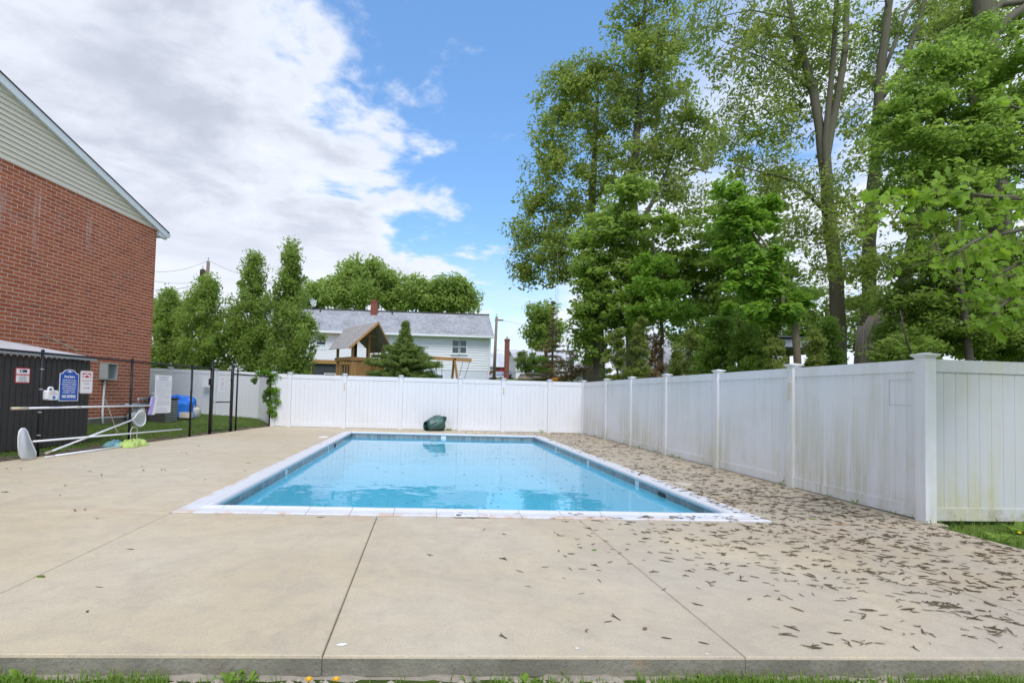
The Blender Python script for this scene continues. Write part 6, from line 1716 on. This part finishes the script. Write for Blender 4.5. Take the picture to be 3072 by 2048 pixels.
while len(spots) < 4300:
    x = r.uniform(-5.5, 5.45); y = r.uniform(2.70, 18.4)
    if r.random() > (1 if y < 7.5 else (.55 if y < 10 else .26)): continue
    if POOL[0]+.28 < x < POOL[2]-.25 and POOL[1]+.28 < y < POOL[3]-.25: continue
    if x < clx(y)+.15: continue
    if r.random() < dens(x, y):
        spots.append((x, y)); 
        if r.random() < .35 and x > 2: 
            for _ in range(r.randint(1, 3)): spots.append((min(5.44, x+r.gauss(0, .04)), max(2.72, y+r.gauss(0, .03))))
spots.sort(key=lambda p: p[0]**2+p[1]**2)
lit = MB()
for k, (x, y) in enumerate(spots):
    kd = r.randrange(len(kinds)); a = r.gauss(-.15, .65) + (math.pi if r.random() < .5 else 0)
    incop = (POOL[0]-.01 < x < POOL[2]+.01 and POOL[1]-.01 < y < POOL[3]+.01)
    Mx = Matrix.Translation((x, y, .014 if incop else .0015)) @ Matrix.Rotation(a, 4, 'Z') @ Matrix.Diagonal((r.uniform(1.0, 1.6), 1, r.uniform(.6, 1.3), 1)) @ Matrix.Scale(r.uniform(.45, .95), 4)
    if k < 200:
        o = bpy.data.objects.new('fallen_catkin', kinds[kd][1]); COL.objects.link(o); o.matrix_world = Mx
        props(o, 'brown fallen catkin lying on the near concrete slabs', 'catkin', 'catkins fallen on the near slabs')
    else: lit.add([Mx @ Vector(q) for q in kinds[kd][0].v], kinds[kd][0].f)
struct('catkin_litter', lit, MAT['catkin'], kind='stuff')
# specks floating on the water
fl = MB()
for k in range(340):
    if k < 240: x, y = r.uniform(X0+.3, X1-.1), r.uniform(Y0+.1, Y1-.3)
    else: 
        c = ((-.1, 6.6), (2.2, 9.5), (1.9, 11.8), (2.5, 8.0), (.3, 12.5), (-.5, 6.2))[k % 6]; x, y = r.gauss(c[0], .35), r.gauss(c[1], .22)
    if not (X0 < x < X1 and Y0 < y < Y1): continue
    Mx = Matrix.Translation((x, y, WZ-.001)) @ Matrix.Rotation(r.gauss(0, .5), 4, 'Z') @ Matrix.Scale(r.uniform(.25, .7), 4)
    kd = r.randrange(len(kinds)); fl.add([Mx @ Vector(q) for q in kinds[kd][0].v], kinds[kd][0].f)
struct('floating_litter', fl, MAT['catkin'], kind='stuff')
# weeds: rosettes of broad leaves
def weed(label, p, n, L_, w, mat='grass', up=.8, seed=1, name='weed', group='weeds at the edge of the slabs'):
    r = random.Random(seed); m = MB(); p = Vector(p)
    for k in range(n):
        a = 2*math.pi*k/n + r.uniform(-.4, .4); l = L_*r.uniform(.6, 1.1); d = V(math.cos(a), math.sin(a), 0); s = V(-d.y, d.x, 0); u_ = up*r.uniform(.6, 1.2)
        pts = [p + d*l*.08, p + d*l*.4 + UP*l*u_*.55, p + d*l*.75 + UP*l*u_*.8, p + d*l + UP*l*u_*.75]
        ww = [w*.15, w*.42, w*.5, w*.05]
        vs_ = []
        for q, x in zip(pts, ww): vs_ += [q - s*x - UP*x*.1, q + UP*x*.12, q + s*x - UP*x*.1]
        m.add(vs_, [(3*i+j, 3*i+j+1, 3*i+j+4, 3*i+j+3) for i in range(3) for j in range(2)])
    return solo(name, m, MAT[mat], label, 'weed', group)
def vg(px, Yy, z=-.115): 
    p = at(px, 1990, Yy); return V(p.x, Yy, z)
weed('broad upright weed left of the two dandelions', vg(690, 2.57), 9, .075, .022, seed=2, up=1.1)
weed('leafy weed right beside the broad upright one', vg(745, 2.57), 7, .07, .02, seed=3, up=1.1)
weed('single pale leaf standing against the kerb in the middle', vg(1405, 2.575), 2, .065, .02, seed=4, up=1.6)
weed('broad weed at the kerb right of the middle', vg(1585, 2.57), 5, .06, .024, seed=5)
weed('tufted weed at the kerb below the right-hand joint', vg(2110, 2.57), 9, .07, .018, seed=6)
weed('leafy weed at the left end of the kerb', vg(45, 2.57), 12, .075, .024, seed=7, up=1.0)
weed('dark weed in the verge left of the rubble', vg(345, 2.57), 9, .065, .02, 'thicket', seed=8, up=1.0)
weed('big pale plantain by the grey fence panel at right', gnd(3000, 1625, -.04), 9, .20, .07, 'mid', seed=9, up=.7)
weed('big weed at the right edge in front of the grey panel', gnd(3050, 1600, -.04), 8, .18, .07, 'mid', seed=10, up=.7)
weed('low weed at the foot of the near corner post', gnd(2800, 1568, -.02), 12, .10, .03, 'mid', seed=11, up=.5)
weed('green weed in front of the far fence beside the rolled cover', gnd(1348, 1291), 9, .16, .05, 'mid', seed=12, up=.6)
weed('small weed by the far fence post right of the cover', gnd(1370, 1291), 5, .10, .03, 'mid', seed=13, up=.6)
weed('spiky weed at the far fence near the right corner', gnd(1626, 1298), 9, .20, .02, 'mid', seed=14, up=.9)
for i, px in enumerate((1800, 1850, 1885, 1940, 1980, 2032, 2052, 2342, 2490, 2580)):
    py = {1800: 1311, 1850: 1325, 1885: 1333, 1940: 1345, 1980: 1357, 2032: 1371, 2052: 1376, 2342: 1455, 2490: 1492, 2580: 1513}[px]
    p = gnd(px, py); weed('small weed sprouting along the foot of the right fence', (5.50, p.y, .0), 4, .075, .018, 'thicket', seed=20+i, up=1.2, group='weeds along the right fence')
for i, (px, py) in enumerate(((195, 1458), (305, 1427), (425, 1400), (430, 1412), (485, 1411), (495, 1411), (560, 1362), (20, 1407), (62, 1407), (225, 1533), (255, 1531), (735, 1413))):
    weed('tiny weed growing in a joint of the left deck', gnd(px, py), 4, .030, .009, 'brownleaf', seed=40+i, up=1.3, group='weeds in the deck joints')
# dandelions
for i, px in enumerate((928, 1010)):
    p = vg(px, 2.53)
    t = thing('dandelion', ('left of two yellow dandelions below the kerb', 'right of two yellow dandelions below the kerb')[i], 'flower', p)
    h = V(p.x, p.y, -.062)
    part('stem', MB().tube([p, h], .003, 5), MAT['grass'], t)
    m = MB(); rr = random.Random(i)
    for k in range(46):
        a = k*2.4; l = .010+.012*(k/46)**.5; e = V(math.cos(a)*l, math.sin(a)*l, .010*(1-(k/46))+.003); s = V(-math.sin(a), math.cos(a), 0)*.0022
        m.add([h, h+e*.7-s, h+e, h+e*.7+s], [(0, 1, 2, 3)])
    m.lathe(h, [(.002, -.006), (.009, 0), (.012, .004), (.006, .010)], 10)
    part('flower_head', m, MAT['yellow'], t)
p = gnd(3058, 1598, .02)
t = thing('dandelion', 'yellow dandelion at the right edge by the grey panel', 'flower', V(p.x, p.y, -.05))
part('stem', MB().tube([V(p.x, p.y, -.05), p], .003, 5), MAT['grass'], t); part('flower_head', MB().lathe(p, [(.004, -.006), (.018, 0), (.016, .008), (.004, .014)], 10), MAT['yellow'], t, True)
# paint splash and litter scraps
def splash(label, px, py, w, seed, name='paint_splash', mat='white'):
    c = gnd(px, py); rr = random.Random(seed); m = MB(); n = 18
    pts = [(c.x + w*(1+.3*rr.uniform(-1, 1)+.2*math.sin(2*a))*math.cos(a), c.y + w*.62*(1+.3*rr.uniform(-1, 1))*math.sin(a), .0016) for a in [2*math.pi*k/n for k in range(n)]]
    m.prism([V(*q) for q in pts], UP*.0012); solo(name, m, MAT[mat], label, 'paint splash' if name == 'paint_splash' else 'scrap')
splash('white paint splash on the front slab right of the joint', 1026, 1933, .024, 1)
splash('small white scrap on the front slab near its edge', 1731, 1944, .010, 2, 'paper_scrap')
splash('tiny white curl on the slab edge left of the right-hand joint', 2121, 1961, .007, 3, 'paper_scrap')
# single leaves
lfm = {}
def dropped(label, px, py, L_, mat, rot):
    c = gnd(px, py); m = MB(); ca, sa = math.cos(rot), math.sin(rot)
    o_ = [(0, -.5), (.16, -.25), (.22, 0), (.14, .3), (0, .5), (-.14, .3), (-.22, 0), (-.16, -.25)]
    m.v = [(c.x, c.y, .010)] + [(c.x+L_*(ca*x-sa*y), c.y+L_*(sa*x+ca*y), .003+.02*abs(x)) for x, y in o_]
    m.f = [(0, 1+i, 1+(i+1) % 8) for i in range(8)]
    solo('fallen_leaf', m, MAT[mat], label, 'leaf', 'single leaves on the deck')
dropped('curled green and brown leaf beside the left diagonal joint', 122, 1730, .085, 'thicket', 1.2)
dropped('pale green leaf on the slab near the right-hand joint', 1783, 1650, .06, 'lime', 2.0)
dropped('brown oak leaf on the right-hand front slab', 1935, 1886, .05, 'catkinl', 2.4)
dropped('green leaf lying among the catkins near the right fence', 2440, 1557, .10, 'mid', 1.0)
dropped('dark dried leaf alone on the left front slab', 262, 1835, .035, 'catkin', .4)
bpy.data.objects.remove(_tmpo, do_unlink=True)
bpy.context.view_layer.update()
